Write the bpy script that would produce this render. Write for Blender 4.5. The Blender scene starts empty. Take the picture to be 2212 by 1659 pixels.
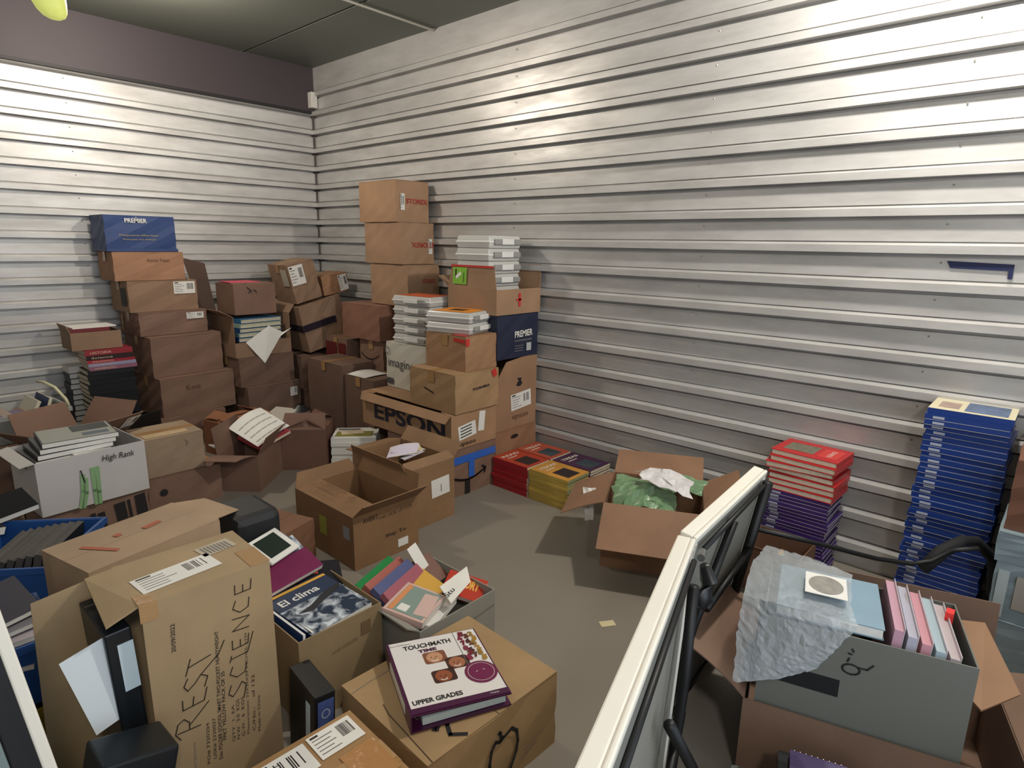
import bpy, math, random
import numpy as np
from mathutils import Vector, Matrix, Euler

C = bpy.context.scene.collection
R = math.radians
random.seed(7)

# ------------------------------------------------------------------ camera
F_PX, CX, CY, CAM_H = 1332.0, 1106.0, 829.5, 1.45
def _n(v): return v / np.linalg.norm(v)
_d2 = _n(np.array([1234.0, -281.5, F_PX])); _d1 = np.array([-1513.0, -327.5, F_PX]); _d1 = _n(_d1 - _d1.dot(_d2) * _d2)
_a = _n(_d1 + _d2); _b = _n(_d2 - _d1); _X = _n(_a + _b); _Y = _n(_a - _b); _Z = np.cross(_X, _Y)
_RM = np.array([_X, _Y, _Z])
def P(px, py, z):
    """point of the room at height z seen at that place of the photograph (for measuring)"""
    r = _RM @ np.array([px - CX, py - CY, F_PX])
    k = (z - CAM_H) / r[2]
    return Vector((r[0] * k, r[1] * k, z))
cam_d = bpy.data.cameras.new('camera'); cam = bpy.data.objects.new('camera', cam_d); C.objects.link(cam)
right, down, fwd = Vector(_RM[:, 0]), Vector(_RM[:, 1]), Vector(_RM[:, 2])
m = Matrix((right, -down, -fwd)).transposed().to_4x4(); m.translation = Vector((0, 0, CAM_H))
cam.matrix_world = m
cam_d.sensor_fit = 'HORIZONTAL'; cam_d.sensor_width = 36; cam_d.lens = 36 * F_PX / 2212; cam_d.clip_start = .02
sc = bpy.context.scene; sc.camera = cam
sc.view_settings.view_transform = 'Standard'; sc.view_settings.look = 'None'
sc.view_settings.gamma = 1; sc.view_settings.use_curve_mapping = False
sc.view_settings.exposure = 1.55

# ------------------------------------------------------------------ light
w = bpy.data.worlds.new('world'); sc.world = w; w.use_nodes = True
w.node_tree.nodes['Background'].inputs[0].default_value = (.62, .72, .85, 1)
w.node_tree.nodes['Background'].inputs[1].default_value = .25
def lamp(name, loc, power, col, rad):
    d = bpy.data.lights.new(name, 'POINT'); d.energy = power; d.color = col; d.shadow_soft_size = rad
    o = bpy.data.objects.new(name, d); o.location = loc; C.objects.link(o); return o
lamp('back_bulb_light', (1.30, 3.95, 2.66), 24, (1, .89, .76), .06)
lamp('front_bulb_light', (2.45, .36, 2.64), 46, (1, .94, .86), .06)
lamp('frontal_fill_light', (-.25, -.75, 2.25), 26, (1, .96, .90), .12)  # unseen bulb behind the camera, added for more frontal light on the foreground
ad = bpy.data.lights.new('doorway_daylight', 'AREA'); ad.shape = 'RECTANGLE'; ad.size = 2.4; ad.size_y = 2.1
ad.energy = 10; ad.color = (.74, .86, 1)
ao = bpy.data.objects.new('doorway_daylight', ad); ao.location = (.6, -1.35, 1.2); ao.rotation_euler = (R(90), 0, 0); C.objects.link(ao)

# ------------------------------------------------------------------ materials
def lin(h):
    h = h.lstrip('#'); out = []
    for i in (0, 2, 4):
        c = int(h[i:i + 2], 16) / 255
        out.append(c / 12.92 if c <= .04045 else ((c + .055) / 1.055) ** 2.4)
    return (*out, 1)
_M = {}
def mat(name, col, rough=.6, metal=0, emit=0, var=.0, scale=6, bump=0, alpha=1, spec=.5, trans=0):
    if name in _M: return _M[name]
    m_ = bpy.data.materials.new(name); m_.use_nodes = True; nt = m_.node_tree; b = nt.nodes['Principled BSDF']
    c = lin(col); b.inputs['Base Color'].default_value = c; b.inputs['Roughness'].default_value = rough
    b.inputs['Metallic'].default_value = metal; b.inputs['Specular IOR Level'].default_value = spec
    if trans: b.inputs['Transmission Weight'].default_value = trans
    if alpha < 1: b.inputs['Alpha'].default_value = alpha
    if emit: b.inputs['Emission Color'].default_value = c; b.inputs['Emission Strength'].default_value = emit
    if var or bump:
        tc = nt.nodes.new('ShaderNodeTexCoord'); no = nt.nodes.new('ShaderNodeTexNoise')
        no.inputs['Scale'].default_value = scale; no.inputs['Detail'].default_value = 5
        nt.links.new(tc.outputs['Object'], no.inputs['Vector'])
        if var:
            mx = nt.nodes.new('ShaderNodeMix'); mx.data_type = 'RGBA'
            mx.inputs[6].default_value = tuple(v * (1 - var) for v in c[:3]) + (1,)
            mx.inputs[7].default_value = tuple(min(1, v * (1 + var)) for v in c[:3]) + (1,)
            nt.links.new(no.outputs['Fac'], mx.inputs[0]); nt.links.new(mx.outputs[2], b.inputs['Base Color'])
        if bump:
            bp = nt.nodes.new('ShaderNodeBump'); bp.inputs['Strength'].default_value = bump; bp.inputs['Distance'].default_value = .004
            nt.links.new(no.outputs['Fac'], bp.inputs['Height']); nt.links.new(bp.outputs[0], b.inputs['Normal'])
    _M[name] = m_; return m_
def kraft(h='#A87F58', name=None):
    v = [int(h[i:i + 2], 16) for i in (1, 3, 5)]; g_ = sum(v) / 3; h = '#%02X%02X%02X' % tuple(int((g_ + (c_ - g_) * .80) * .92) for c_ in v)
    name = name or 'cardboard_' + h.strip('#')
    if name in _M: return _M[name]
    m_ = mat(name, h, rough=.72, var=.30, scale=5, bump=.0)
    nt = m_.node_tree; b = nt.nodes['Principled BSDF']
    tc = nt.nodes.new('ShaderNodeTexCoord')
    wv = nt.nodes.new('ShaderNodeTexWave'); wv.inputs['Scale'].default_value = 55; wv.inputs['Distortion'].default_value = 2; wv.inputs['Detail'].default_value = 1
    n2 = nt.nodes.new('ShaderNodeTexNoise'); n2.inputs['Scale'].default_value = 18; n2.inputs['Detail'].default_value = 6
    ad_ = nt.nodes.new('ShaderNodeMath'); ad_.operation = 'MULTIPLY_ADD'; ad_.inputs[1].default_value = .12
    bp = nt.nodes.new('ShaderNodeBump'); bp.inputs['Strength'].default_value = .25; bp.inputs['Distance'].default_value = .003
    nt.links.new(tc.outputs['Object'], wv.inputs['Vector']); nt.links.new(tc.outputs['Object'], n2.inputs['Vector'])
    nt.links.new(wv.outputs['Fac'], ad_.inputs[0]); nt.links.new(n2.outputs['Fac'], ad_.inputs[2])
    nt.links.new(ad_.outputs[0], bp.inputs['Height']); nt.links.new(bp.outputs[0], b.inputs['Normal'])
    return m_
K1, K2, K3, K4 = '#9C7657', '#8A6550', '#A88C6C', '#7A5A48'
WHITE = mat('white_paper', '#DAD8D2', .6, var=.05, scale=9)
INK = mat('black_ink', '#1A1718', .6)
REDINK = mat('red_ink', '#A2302A', .6)
SEAM = mat('packing_tape', '#9C7A50', .18, var=.15, scale=30, bump=.4)
REDTAPE = mat('red_tape', '#B8332C', .3)
BLUETAPE = mat('blue_tape', '#2F62B8', .35)
PAGES = mat('book_pages', '#CFC6AE', .8, var=.2, scale=60)
PAGEW = mat('white_pages', '#D8D6D0', .8, var=.12, scale=60)
BLACKP = mat('black_plastic', '#17181A', .4)
GREYLINE = mat('grey_print', '#6C6A68', .6)

# wall metal
def metal_wall():
    m_ = bpy.data.materials.new('corrugated_metal'); m_.use_nodes = True; nt = m_.node_tree; b = nt.nodes['Principled BSDF']
    tc = nt.nodes.new('ShaderNodeTexCoord'); mp = nt.nodes.new('ShaderNodeMapping'); mp.inputs['Scale'].default_value = (1.2, 1.2, 5)
    no = nt.nodes.new('ShaderNodeTexNoise'); no.inputs['Scale'].default_value = 2.2; no.inputs['Detail'].default_value = 9; no.inputs['Roughness'].default_value = .62
    cr = nt.nodes.new('ShaderNodeValToRGB'); cr.color_ramp.elements[0].position = .3; cr.color_ramp.elements[1].position = .62
    cr.color_ramp.elements[0].color = (.41, .40, .385, 1); cr.color_ramp.elements[1].color = (.54, .53, .515, 1)
    rr = nt.nodes.new('ShaderNodeMapRange'); rr.inputs[3].default_value = .52; rr.inputs[4].default_value = .30
    bp = nt.nodes.new('ShaderNodeBump'); bp.inputs['Strength'].default_value = .12; bp.inputs['Distance'].default_value = .01
    L = nt.links.new
    L(tc.outputs['Object'], mp.inputs[0]); L(mp.outputs[0], no.inputs['Vector']); L(no.outputs['Fac'], cr.inputs[0]); L(cr.outputs[0], b.inputs['Base Color'])
    L(no.outputs['Fac'], rr.inputs[0]); L(rr.outputs[0], b.inputs['Roughness']); L(no.outputs['Fac'], bp.inputs['Height']); L(bp.outputs[0], b.inputs['Normal'])
    b.inputs['Metallic'].default_value = .38
    return m_
METAL = metal_wall()

# ------------------------------------------------------------------ mesh builder
class MB:
    def __init__(s): s.v = []; s.f = []; s.mi = []; s.mats = []; s.sm = False
    def m(s, mt):
        if mt not in s.mats: s.mats.append(mt)
        return s.mats.index(mt)
    def poly(s, pts, mt):
        i = len(s.v); s.v += [Vector(p) for p in pts]; s.f.append(tuple(range(i, i + len(pts)))); s.mi.append(s.m(mt))
    def raw(s, vs, fs, mt):
        i = len(s.v); s.v += [Vector(p) for p in vs]; k = s.m(mt)
        for f in fs: s.f.append(tuple(i + j for j in f)); s.mi.append(k)
    def hexa(s, b, t, mt):
        s.raw(list(b) + list(t), [(3, 2, 1, 0), (4, 5, 6, 7), (0, 1, 5, 4), (1, 2, 6, 5), (2, 3, 7, 6), (3, 0, 4, 7)], mt)
    def box(s, x0, y0, z0, x1, y1, z1, mt):
        s.hexa([(x0, y0, z0), (x1, y0, z0), (x1, y1, z0), (x0, y1, z0)], [(x0, y0, z1), (x1, y0, z1), (x1, y1, z1), (x0, y1, z1)], mt)
    def frame_box(s, o, u, v, n, mt):
        o, u, v, n = map(Vector, (o, u, v, n))
        s.hexa([o, o + u, o + u + v, o + v], [o + n, o + u + n, o + u + v + n, o + v + n], mt)
    def tube(s, pts, r, mt, n=8, closed=False):
        pts = [Vector(p) for p in pts]; rings = []
        up = Vector((0, 0, 1))
        for i, p in enumerate(pts):
            a = pts[max(0, i - 1)]; b = pts[min(len(pts) - 1, i + 1)]
            t = (b - a).normalized() if (b - a).length > 1e-9 else up
            x = t.cross(up);
            if x.length < .05: x = t.cross(Vector((1, 0, 0)))
            x.normalize(); y = x.cross(t)
            rr = r[i] if isinstance(r, (list, tuple)) else r
            rings.append([p + x * math.cos(2 * math.pi * k / n) * rr + y * math.sin(2 * math.pi * k / n) * rr for k in range(n)])
        vs = [q for g in rings for q in g]; fs = []
        for i in range(len(pts) - 1):
            for k in range(n): fs.append((i * n + k, i * n + (k + 1) % n, (i + 1) * n + (k + 1) % n, (i + 1) * n + k))
        fs.append(tuple(range(n - 1, -1, -1))); fs.append(tuple((len(pts) - 1) * n + k for k in range(n)))
        s.raw(vs, fs, mt)
    def build(s, name, parent=None, smooth=False, bevel=0):
        me = bpy.data.meshes.new(name); me.from_pydata([tuple(p) for p in s.v], [], s.f)
        for mt in s.mats: me.materials.append(mt)
        me.polygons.foreach_set('material_index', s.mi)
        if smooth: me.polygons.foreach_set('use_smooth', [True] * len(s.f))
        me.update(); o = bpy.data.objects.new(name, me); C.objects.link(o)
        if parent: o.parent = parent
        if bevel:
            bv = o.modifiers.new('bevel', 'BEVEL'); bv.width = bevel; bv.segments = 2; bv.limit_method = 'ANGLE'
        return o
def tag(o, label, cat, group=None, kind=None):
    if label: o['label'] = label
    if cat: o['category'] = cat
    if group: o['group'] = group
    if kind: o['kind'] = kind
    return o
def thing(name, label, cat, loc=(0, 0, 0), rot=(0, 0, 0), group=None):
    o = bpy.data.objects.new(name, None); o.empty_display_size = .05; C.objects.link(o)
    o.location = loc; o.rotation_euler = [R(a) for a in rot]
    return tag(o, label, cat, group)
def copy_tree(o, parent=None):
    c = o.copy(); C.objects.link(c)
    if parent: c.parent = parent
    for ch in list(o.children):
        copy_tree(ch, c)
    return c

# text as a mesh: cached flat glyph outlines
ORD = 'second third fourth fifth sixth seventh eighth ninth tenth eleventh twelfth thirteenth fourteenth fifteenth sixteenth seventeenth eighteenth nineteenth twentieth twenty-first twenty-second twenty-third twenty-fourth twenty-fifth twenty-sixth twenty-seventh twenty-eighth twenty-ninth thirtieth thirty-first thirty-second thirty-third thirty-fourth thirty-fifth thirty-sixth thirty-seventh thirty-eighth thirty-ninth fortieth'.split()
def nth(k):
    """word for the k-th from the top (k counts from 2)"""
    return ORD[k - 2]
_T = {}
def text_geo(s, bold=0.0, shear=0):
    k = (s, bold, shear)
    if k in _T: return _T[k]
    cu = bpy.data.curves.new('t', 'FONT'); cu.body = s; cu.size = 1; cu.offset = bold; cu.shear = shear; cu.resolution_u = 3
    ob = bpy.data.objects.new('t', cu); C.objects.link(ob); bpy.context.view_layer.update()
    dg = bpy.context.evaluated_depsgraph_get(); me = bpy.data.meshes.new_from_object(ob.evaluated_get(dg))
    vs = [v.co.copy() for v in me.vertices]; fs = [tuple(p.vertices) for p in me.polygons]
    bpy.data.objects.remove(ob); bpy.data.curves.remove(cu); bpy.data.meshes.remove(me)
    if vs:
        x0 = min(v.x for v in vs); x1 = max(v.x for v in vs); y0 = min(v.y for v in vs); y1 = max(v.y for v in vs)
        vs = [Vector((v.x - x0, v.y - y0, 0)) for v in vs]; wh = (x1 - x0, y1 - y0)
    else: wh = (1, 1)
    _T[k] = (vs, fs, wh); return _T[k]
class Face:
    """a flat side of a thing: origin, unit axes u and v, outward normal n"""
    def __init__(s, o, u, v): s.o = Vector(o); s.u = Vector(u).normalized(); s.v = Vector(v).normalized(); s.n = s.u.cross(s.v)
    def pt(s, a, b, h=0): return s.o + s.u * a + s.v * b + s.n * h
    def rect(s, mb, a, b, w_, h_, mt, rot=0, off=.003, th=.0006):
        c, q = math.cos(R(rot)), math.sin(R(rot)); pts = []
        for (x, y) in ((0, 0), (w_, 0), (w_, h_), (0, h_)): pts.append((a + x * c - y * q, b + x * q + y * c))
        mb.hexa([s.pt(x, y, off) for x, y in pts], [s.pt(x, y, off + th) for x, y in pts], mt)
    def text(s, mb, txt, a, b, width, mt, rot=0, off=.0036, height=None, bold=.0, shear=0):
        vs, fs, (tw, th) = text_geo(txt, bold, shear); k = width / tw; ky = (height / th) if height else k
        c, q = math.cos(R(rot)), math.sin(R(rot))
        mb.raw([s.pt(a + v.x * k * c - v.y * ky * q, b + v.x * k * q + v.y * ky * c, off) for v in vs], fs, mt)
    def strokes(s, mb, lines, wd, mt, off=.0038):
        for ln in lines:
            for (p, q) in zip(ln[:-1], ln[1:]):
                p = Vector(p); q = Vector(q); d = (q - p)
                if d.length < 1e-6: continue
                t = Vector((-d.y, d.x)).normalized() * wd / 2; e = d.normalized() * wd * .35
                mb.poly([s.pt(*(p - e - t), off), s.pt(*(q + e - t), off), s.pt(*(q + e + t), off), s.pt(*(p - e + t), off)], mt)
    def disc(s, mb, a, b, r, mt, off=.003, ry=None, n=24):
        ry = ry or r
        mb.poly([s.pt(a + r * math.cos(2 * math.pi * i / n), b + ry * math.sin(2 * math.pi * i / n), off) for i in range(n)], mt)
def sticker(face, a, b, w_, h_, parent, rot=0, name='shipping_label', style=0, off=.003):
    mb = MB(); face.rect(mb, a, b, w_, h_, WHITE, rot, off)
    c, q = math.cos(R(rot)), math.sin(R(rot)); rnd = random.Random(int(a * 1000 + b * 777 + w_ * 99))
    def r2(x, y, ww, hh, mt=INK): face.rect(mb, a + x * c - y * q, b + x * q + y * c, ww, hh, mt, rot, off + .0007, .0002)
    # bar code on one end, address lines on the other
    n = 16; bx0, bw = w_ * .62, w_ * .3
    if style == 1: bx0, bw = w_ * .15, w_ * .7
    for i in range(n):
        if rnd.random() < .75: r2(bx0 + bw * i / n, h_ * .35, bw / n * rnd.uniform(.35, .8), h_ * .5)
    for j in range(5):
        r2(w_ * .06, h_ * (.15 + .15 * j), w_ * rnd.uniform(.25, .48), h_ * .035, GREYLINE)
    r2(w_ * .06, h_ * .86, w_ * .18, h_ * .08)
    return mb.build(name, parent)

# ------------------------------------------------------------------ cartons
def gridbox(mb, w_, d, h, mt, amp=.002, n=5, bulge=.0):
    """closed cardboard body with slightly uneven sides"""
    sd = random.random() * 50
    def p(i, j, k):
        x, y, z = w_ * i / n, d * j / n, h * k / n
        def nz(a): return math.sin(a * 12.9 + sd) * amp
        fx = math.sin(math.pi * i / n); fy = math.sin(math.pi * j / n); fz = math.sin(math.pi * k / n)
        if i in (0, n): x += (1 if i else -1) * bulge * fy * fz + nz(y * 3 + z * 5)
        if j in (0, n): y += (1 if j else -1) * bulge * fx * fz + nz(x * 4 + z * 3)
        if k == n: z += nz(x * 3 + y * 4) * .6
        return Vector((x, y, z))
    def side(fn):
        vs = [fn(a, b) for b in range(n + 1) for a in range(n + 1)]
        fs = [(b * (n + 1) + a, b * (n + 1) + a + 1, (b + 1) * (n + 1) + a + 1, (b + 1) * (n + 1) + a) for b in range(n) for a in range(n)]
        mb.raw(vs, fs, mt)
    side(lambda a, b: p(a, 0, b)); side(lambda a, b: p(n - a, n, b)); side(lambda a, b: p(n, a, b)); side(lambda a, b: p(0, n - a, b))
    side(lambda a, b: p(a, b, n)); side(lambda a, b: p(a, n - b, 0))
class Carton:
    def __init__(s, label, x, y, z, w_, d, h, yaw=0, col=K1, flaps=None, tilt=(0, 0), cat='box', name='cardboard_box', group=None,
                 tape=True, front_cut=None, seam='x', mt=None, taper=0):
        s.w, s.d, s.h = w_, d, h; s.flaps = flaps
        s.r = thing(name, label, cat, (x, y, z), (tilt[0], tilt[1], yaw), group)
        s.mt = mt or kraft(col); K = s.mt; t = .004
        s.front = Face((0, 0, 0), (1, 0, 0), (0, 0, 1)); s.left = Face((0, d, 0), (0, -1, 0), (0, 0, 1))
        s.right = Face((w_, 0, 0), (0, 1, 0), (0, 0, 1)); s.top = Face((0, 0, h + (.005 if flaps is None else 0)), (1, 0, 0), (0, 1, 0))
        b = MB()
        if flaps is None:
            gridbox(b, w_, d, h, K, bulge=.003); s.b = b.build('body', s.r)
            for k in (0, 1):
                f = MB(); g = .0015
                if seam == 'x': f.box(0, k * (d / 2 + g), h + .0005, w_, d / 2 - g + k * (d / 2), h + .005, K)
                else: f.box(k * (w_ / 2 + g), 0, h + .0005, w_ / 2 - g + k * (w_ / 2), d, h + .005, K)
                f.build('flap', s.r)
            if tape:
                tp = MB()
                if seam == 'x':
                    tp.box(-.001, d / 2 - .026, h + .0052, w_ + .001, d / 2 + .026, h + .0058, SEAM)
                    tp.box(-.0062, d / 2 - .026, h - .06, -.0055, d / 2 + .026, h + .0058, SEAM)
                else:
                    tp.box(w_ / 2 - .026, -.001, h + .0052, w_ / 2 + .026, d + .001, h + .0058, SEAM)
                    tp.box(w_ / 2 - .026, -.0062, h - .07, w_ / 2 + .026, -.0055, h + .0058, SEAM)
                tp.build('tape', s.r)
        else:
            fc = front_cut if front_cut else h
            b.box(0, 0, 0, w_, d, t, K); b.box(0, 0, t, w_, t, fc, K); b.box(0, d - t, t, w_, d, h, K)
            b.box(0, t, t, t, d - t, h, K); b.box(w_ - t, t, t, w_, d - t, h, K); s.b = b.build('body', s.r)
            for side, (ln, ang, *cut) in flaps.items():
                f = MB(); a = R(ang); inset = cut[0] if cut else .01
                curl = cut[1] if len(cut) > 1 else 0
                if side == 'front': o = Vector((0, 0, h)); u = Vector((1, 0, 0)); out = Vector((0, -1, 0)); L = w_
                if side == 'back': o = Vector((w_, d, h)); u = Vector((-1, 0, 0)); out = Vector((0, 1, 0)); L = w_
                if side == 'left': o = Vector((0, d, h)); u = Vector((0, -1, 0)); out = Vector((-1, 0, 0)); L = d
                if side == 'right': o = Vector((w_, 0, h)); u = Vector((0, 1, 0)); out = Vector((1, 0, 0)); L = d
                nseg = 5; prev = None; pos = Vector((0, 0, 0)); aa = a; pts = []
                for i in range(nseg + 1):
                    pts.append((pos.copy(), aa, i / nseg))
                    dv = out * math.sin(aa) + Vector((0, 0, 1)) * math.cos(aa); pos = pos + dv * ln / nseg; aa += R(curl) / nseg
                vs = []; fs = []
                for (q, aa, k) in pts:
                    nn = out * math.cos(aa) - Vector((0, 0, 1)) * math.sin(aa)
                    i0 = inset * k + .002
                    for e in (0, 1):
                        vs += [o + u * i0 + q - nn * t * e + nn * .0, o + u * (L - i0) + q - nn * t * e]
                for i in range(nseg):
                    j = i * 4; fs += [(j, j + 1, j + 5, j + 4), (j + 3, j + 2, j + 6, j + 7), (j, j + 4, j + 6, j + 2), (j + 1, j + 3, j + 7, j + 5)]
                fs += [(0, 2, 3, 1), (nseg * 4, nseg * 4 + 1, nseg * 4 + 3, nseg * 4 + 2)]
                f.raw(vs, fs, K); f.build('flap', s.r)
    def text(s, face, txt, a, b, width, mt=INK, rot=0, height=None, bold=0, shear=0, off=.0075, name='printed_text'):
        mb = MB(); face.text(mb, txt, a, b, width, mt, rot, off, height, bold, shear); mb.build(name, s.b)
    def lines(s, face, lines, wd=.006, mt=INK, name='handwriting', off=.0075):
        mb = MB(); face.strokes(mb, lines, wd, mt, off); mb.build(name, s.b)
    def label(s, face, a, b, w_, h_, rot=0, style=0, off=.0065): return sticker(face, a, b, w_, h_, s.b, rot, style=style, off=off)
    def patch(s, face, a, b, w_, h_, mt, name, rot=0, off=.0065):
        mb = MB(); face.rect(mb, a, b, w_, h_, mt, rot, off); return mb.build(name, s.b)

# ------------------------------------------------------------------ books
def book(name, label, cat, loc, rot, w_, h_, t, cover, pages=PAGES, group=None, soft=False, art=None, spine='left', overhang=.003):
    """flat book: w_ across, h_ along y, thickness t; spine along x=0 ('left') or y=0 ('front')"""
    r = thing(name, label, cat, loc, rot, group); b = MB(); bt = .0007 if soft else .0024
    b.box(0, 0, 0, w_, h_, bt, cover); b.box(0, 0, t - bt, w_, h_, t, cover)
    if spine == 'left': b.box(0, 0, bt, bt, h_, t - bt, cover)
    else: b.box(0, 0, bt, w_, bt, t - bt, cover)
    cv = b.build('cover', r)
    p = MB(); o = 0.0008 if soft else overhang
    if spine == 'left': p.box(bt, o, bt, w_ - o, h_ - o, t - bt, pages)
    else: p.box(o, bt, bt, w_ - o, h_ - o, t - bt, pages)
    p.build('pages', r)
    if art:
        a = MB(); art(a, Face((0, 0, t), (1, 0, 0), (0, 1, 0)), w_, h_); a.build('cover_print', cv)
    return r

# ================================================================== THE ROOM
XW, YW, ZC, XL, YF = 3.05, 5.10, 2.87, -1.3, -1.4
def struct(mb, name): o = mb.build(name); o['kind'] = 'structure'; return o
fl = MB(); flm = mat('concrete_floor', '#837C72', .42, var=.10, scale=2.5, bump=.05); fl.box(XL, YF, -.1, XW + .05, YW + .05, 0, flm); struct(fl, 'floor')
ce = MB(); cem = mat('ceiling_panels', '#63675F', .5, var=.12, scale=1.5)
for (x0, x1) in ((XL, -.03), (0, 1.22), (1.245, 2.455), (2.475, XW + .05)):
    ce.box(x0, YF, ZC, x1, YW + .05, ZC + .05, cem)
ce.box(XL, YF, ZC + .012, XW + .05, YW + .05, ZC + .06, mat('ceiling_gap', '#2A2B28', .7)); struct(ce, 'ceiling')
PITCH = .15
def profile():
    """vertical section of the ribbed sheet: (height, depth towards the room)"""
    pr = [(0, 0)]; z = 1.29 - 9 * PITCH + .0
    zs = []
    while z < 2.70:
        if z > .0: zs.append(z)
        z += PITCH
    for z in zs:
        if z + .06 > ZC: break
        pr += [(z - .017, 0), (z - .0165, -.022), (z - .002, -.022), (z, .032), (z + .032, .032), (z + .042, .001), (z + .0425, -.012), (z + .047, -.012), (z + .0475, 0)]
    pr.append((ZC, 0)); return pr
def wall(name, x0, y0, x1, y1, nx, ny, zmax=ZC, dots=()):
    mb = MB(); pr = [p for p in profile() if p[0] <= zmax]; 
    if pr[-1][0] < zmax: pr.append((zmax, 0))
    N = 24; vs = []; L = math.hypot(x1 - x0, y1 - y0)
    for (z, d) in pr:
        for i in range(N + 1):
            s = i / N; dd = d + .0035 * math.sin(s * 17 + z * 2.1) * (1 if d == 0 else .4) * (0 if d < 0 else 1)
            vs.append((x0 + (x1 - x0) * s + nx * dd, y0 + (y1 - y0) * s + ny * dd, z))
    fs = []
    for j in range(len(pr) - 1):
        for i in range(N): a = j * (N + 1) + i; fs.append((a, a + 1, a + N + 2, a + N + 1))
    mb.raw(vs, fs, METAL)
    ex = Vector((x1 - x0, y1 - y0, 0)).normalized() * .12; bo = Vector((-nx, -ny, 0)) * .045
    mb.poly([Vector((x0, y0, 0)) - ex + bo, Vector((x1, y1, 0)) + ex + bo, Vector((x1, y1, zmax)) + ex + bo, Vector((x0, y0, zmax)) - ex + bo], METAL)
    scr = mat('screw_head', '#8E8A82', .4, .5)
    for (s, z) in dots:
        c = Vector((x0 + (x1 - x0) * s + nx * .004, y0 + (y1 - y0) * s + ny * .004, z)); t = Vector((x1 - x0, y1 - y0, 0)).normalized() * .0035; u = Vector((0, 0, .0035)); n = Vector((nx, ny, 0)) * .003
        mb.raw([c - t - u, c + t - u, c + t + u, c - t + u, c + n], [(0, 1, 4), (1, 2, 4), (2, 3, 4), (3, 0, 4)], scr)
    o = mb.build(name, smooth=False); o['kind'] = 'structure'; return o
rows = [1.29 - .15 * 4 + .15 * k - .035 for k in range(14)]
yy = lambda y: (YW - y) / (YW - YF)
wall('wall_right', XW, YW, XW, YF, -1, 0, dots=[(yy(y), z) for y in (.42, 1.45, 2.75) for z in rows if z > .8 or y < 1])
wall('wall_back', XL, YW, XW, YW, 0, -1, zmax=2.515, dots=[((x - XL) / (XW - XL), z) for x in (1.25,) for z in rows[4:]])
wall('wall_left', XL, YF, XL, YW, 1, 0)
wf = MB(); wfm = mat('front_wall_paint', '#8E8A84', .7)
wf.box(XL, YF - .08, 0, -.6, YF, ZC, wfm); wf.box(1.8, YF - .08, 0, XW + .05, YF, ZC, wfm); wf.box(-.6, YF - .08, 2.3, 1.8, YF, ZC, wfm); struct(wf, 'wall_front')
ct = MB(); ct.box(XW - .012, YW - .012, 0, XW + .04, YW + .04, 2.5, mat('corner_seam', '#4A4644', .6)); struct(ct, 'trim_2')
fb = MB(); fbm = mat('fascia_paint', '#3C3438', .62, var=.06, scale=2); fb.box(XL, YW - .03, 2.515, XW, YW + .05, ZC, fbm); fb.box(XL, YW - .034, 2.505, XW, YW + .05, 2.525, mat('fascia_edge', '#1B171A', .6)); struct(fb, 'trim_1')
bk = MB(); bk.box(XW - .062, YW - .09, 2.545, XW - .004, YW - .032, 2.67, mat('white_bracket', '#C9C6BE', .5)); bk.build('bracket', bevel=.004)
tag(bpy.data.objects['bracket'], 'small white bracket in the ceiling corner at the end of the dark beam', 'bracket')
cd = MB(); cd.tube([(1.2, 3.515, ZC - .012), (2.2, 3.515, ZC - .012), (XW - .002, 3.515, ZC - .012)], .0075, mat('conduit_paint', '#B9B4A6', .4), 10)
tag(cd.build('conduit', smooth=True), 'thin pale conduit running across the ceiling to the ribbed wall', 'pipe')
# hanging lamp at the top left edge
lp = thing('pendant_lamp', 'rounded yellow-green lamp shade hanging at the top left edge', 'lamp', (.86, 3.5, 2.375))
YG = mat('lamp_shade_glass', '#BFC46A', .5, var=.3, scale=18, emit=.25)
g = MB(); vs = []; fs = []; n = 20; prof = [(.0, 0), (.018, .003), (.034, .014), (.045, .034), (.052, .065), (.058, .10), (.062, .14), (.058, .18), (.03, .21), (.012, .22)]
for (r_, z_) in prof:
    for k in range(n): vs.append((math.cos(2 * math.pi * k / n) * r_ * 1.25 - z_ * .25, math.sin(2 * math.pi * k / n) * r_, z_))
for j in range(len(prof) - 1):
    for k in range(n): fs.append((j * n + k, j * n + (k + 1) % n, (j + 1) * n + (k + 1) % n, (j + 1) * n + k))
g.raw(vs, fs, YG); g.build('lamp_shade', lp, smooth=True)
g = MB(); g.tube([(-.055, 0, .215), (-.055, 0, ZC - 2.375)], .004, BLACKP, 6); g.build('cord', lp)
# blue tape on the right wall
bt = MB(); tb = mat('navy_tape', '#131C46', .6)
f = Face((XW - .0065, .42, 1.385), (0, -1, .0), (0, 0, 1))
bt.hexa([f.pt(.02, .028, 0), f.pt(.035, .0, 0), f.pt(.235, -.005, 0), f.pt(.235, .02, 0)], [f.pt(.02, .028, .002), f.pt(.035, .0, .002), f.pt(.235, -.005, .002), f.pt(.235, .02, .002)], tb)
f.rect(bt, .22, -.035, .015, .05, tb, 0, 0.002)
tag(bt.build('tape_strip'), 'strip of dark blue tape stuck on the ribbed right wall', 'tape')

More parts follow.
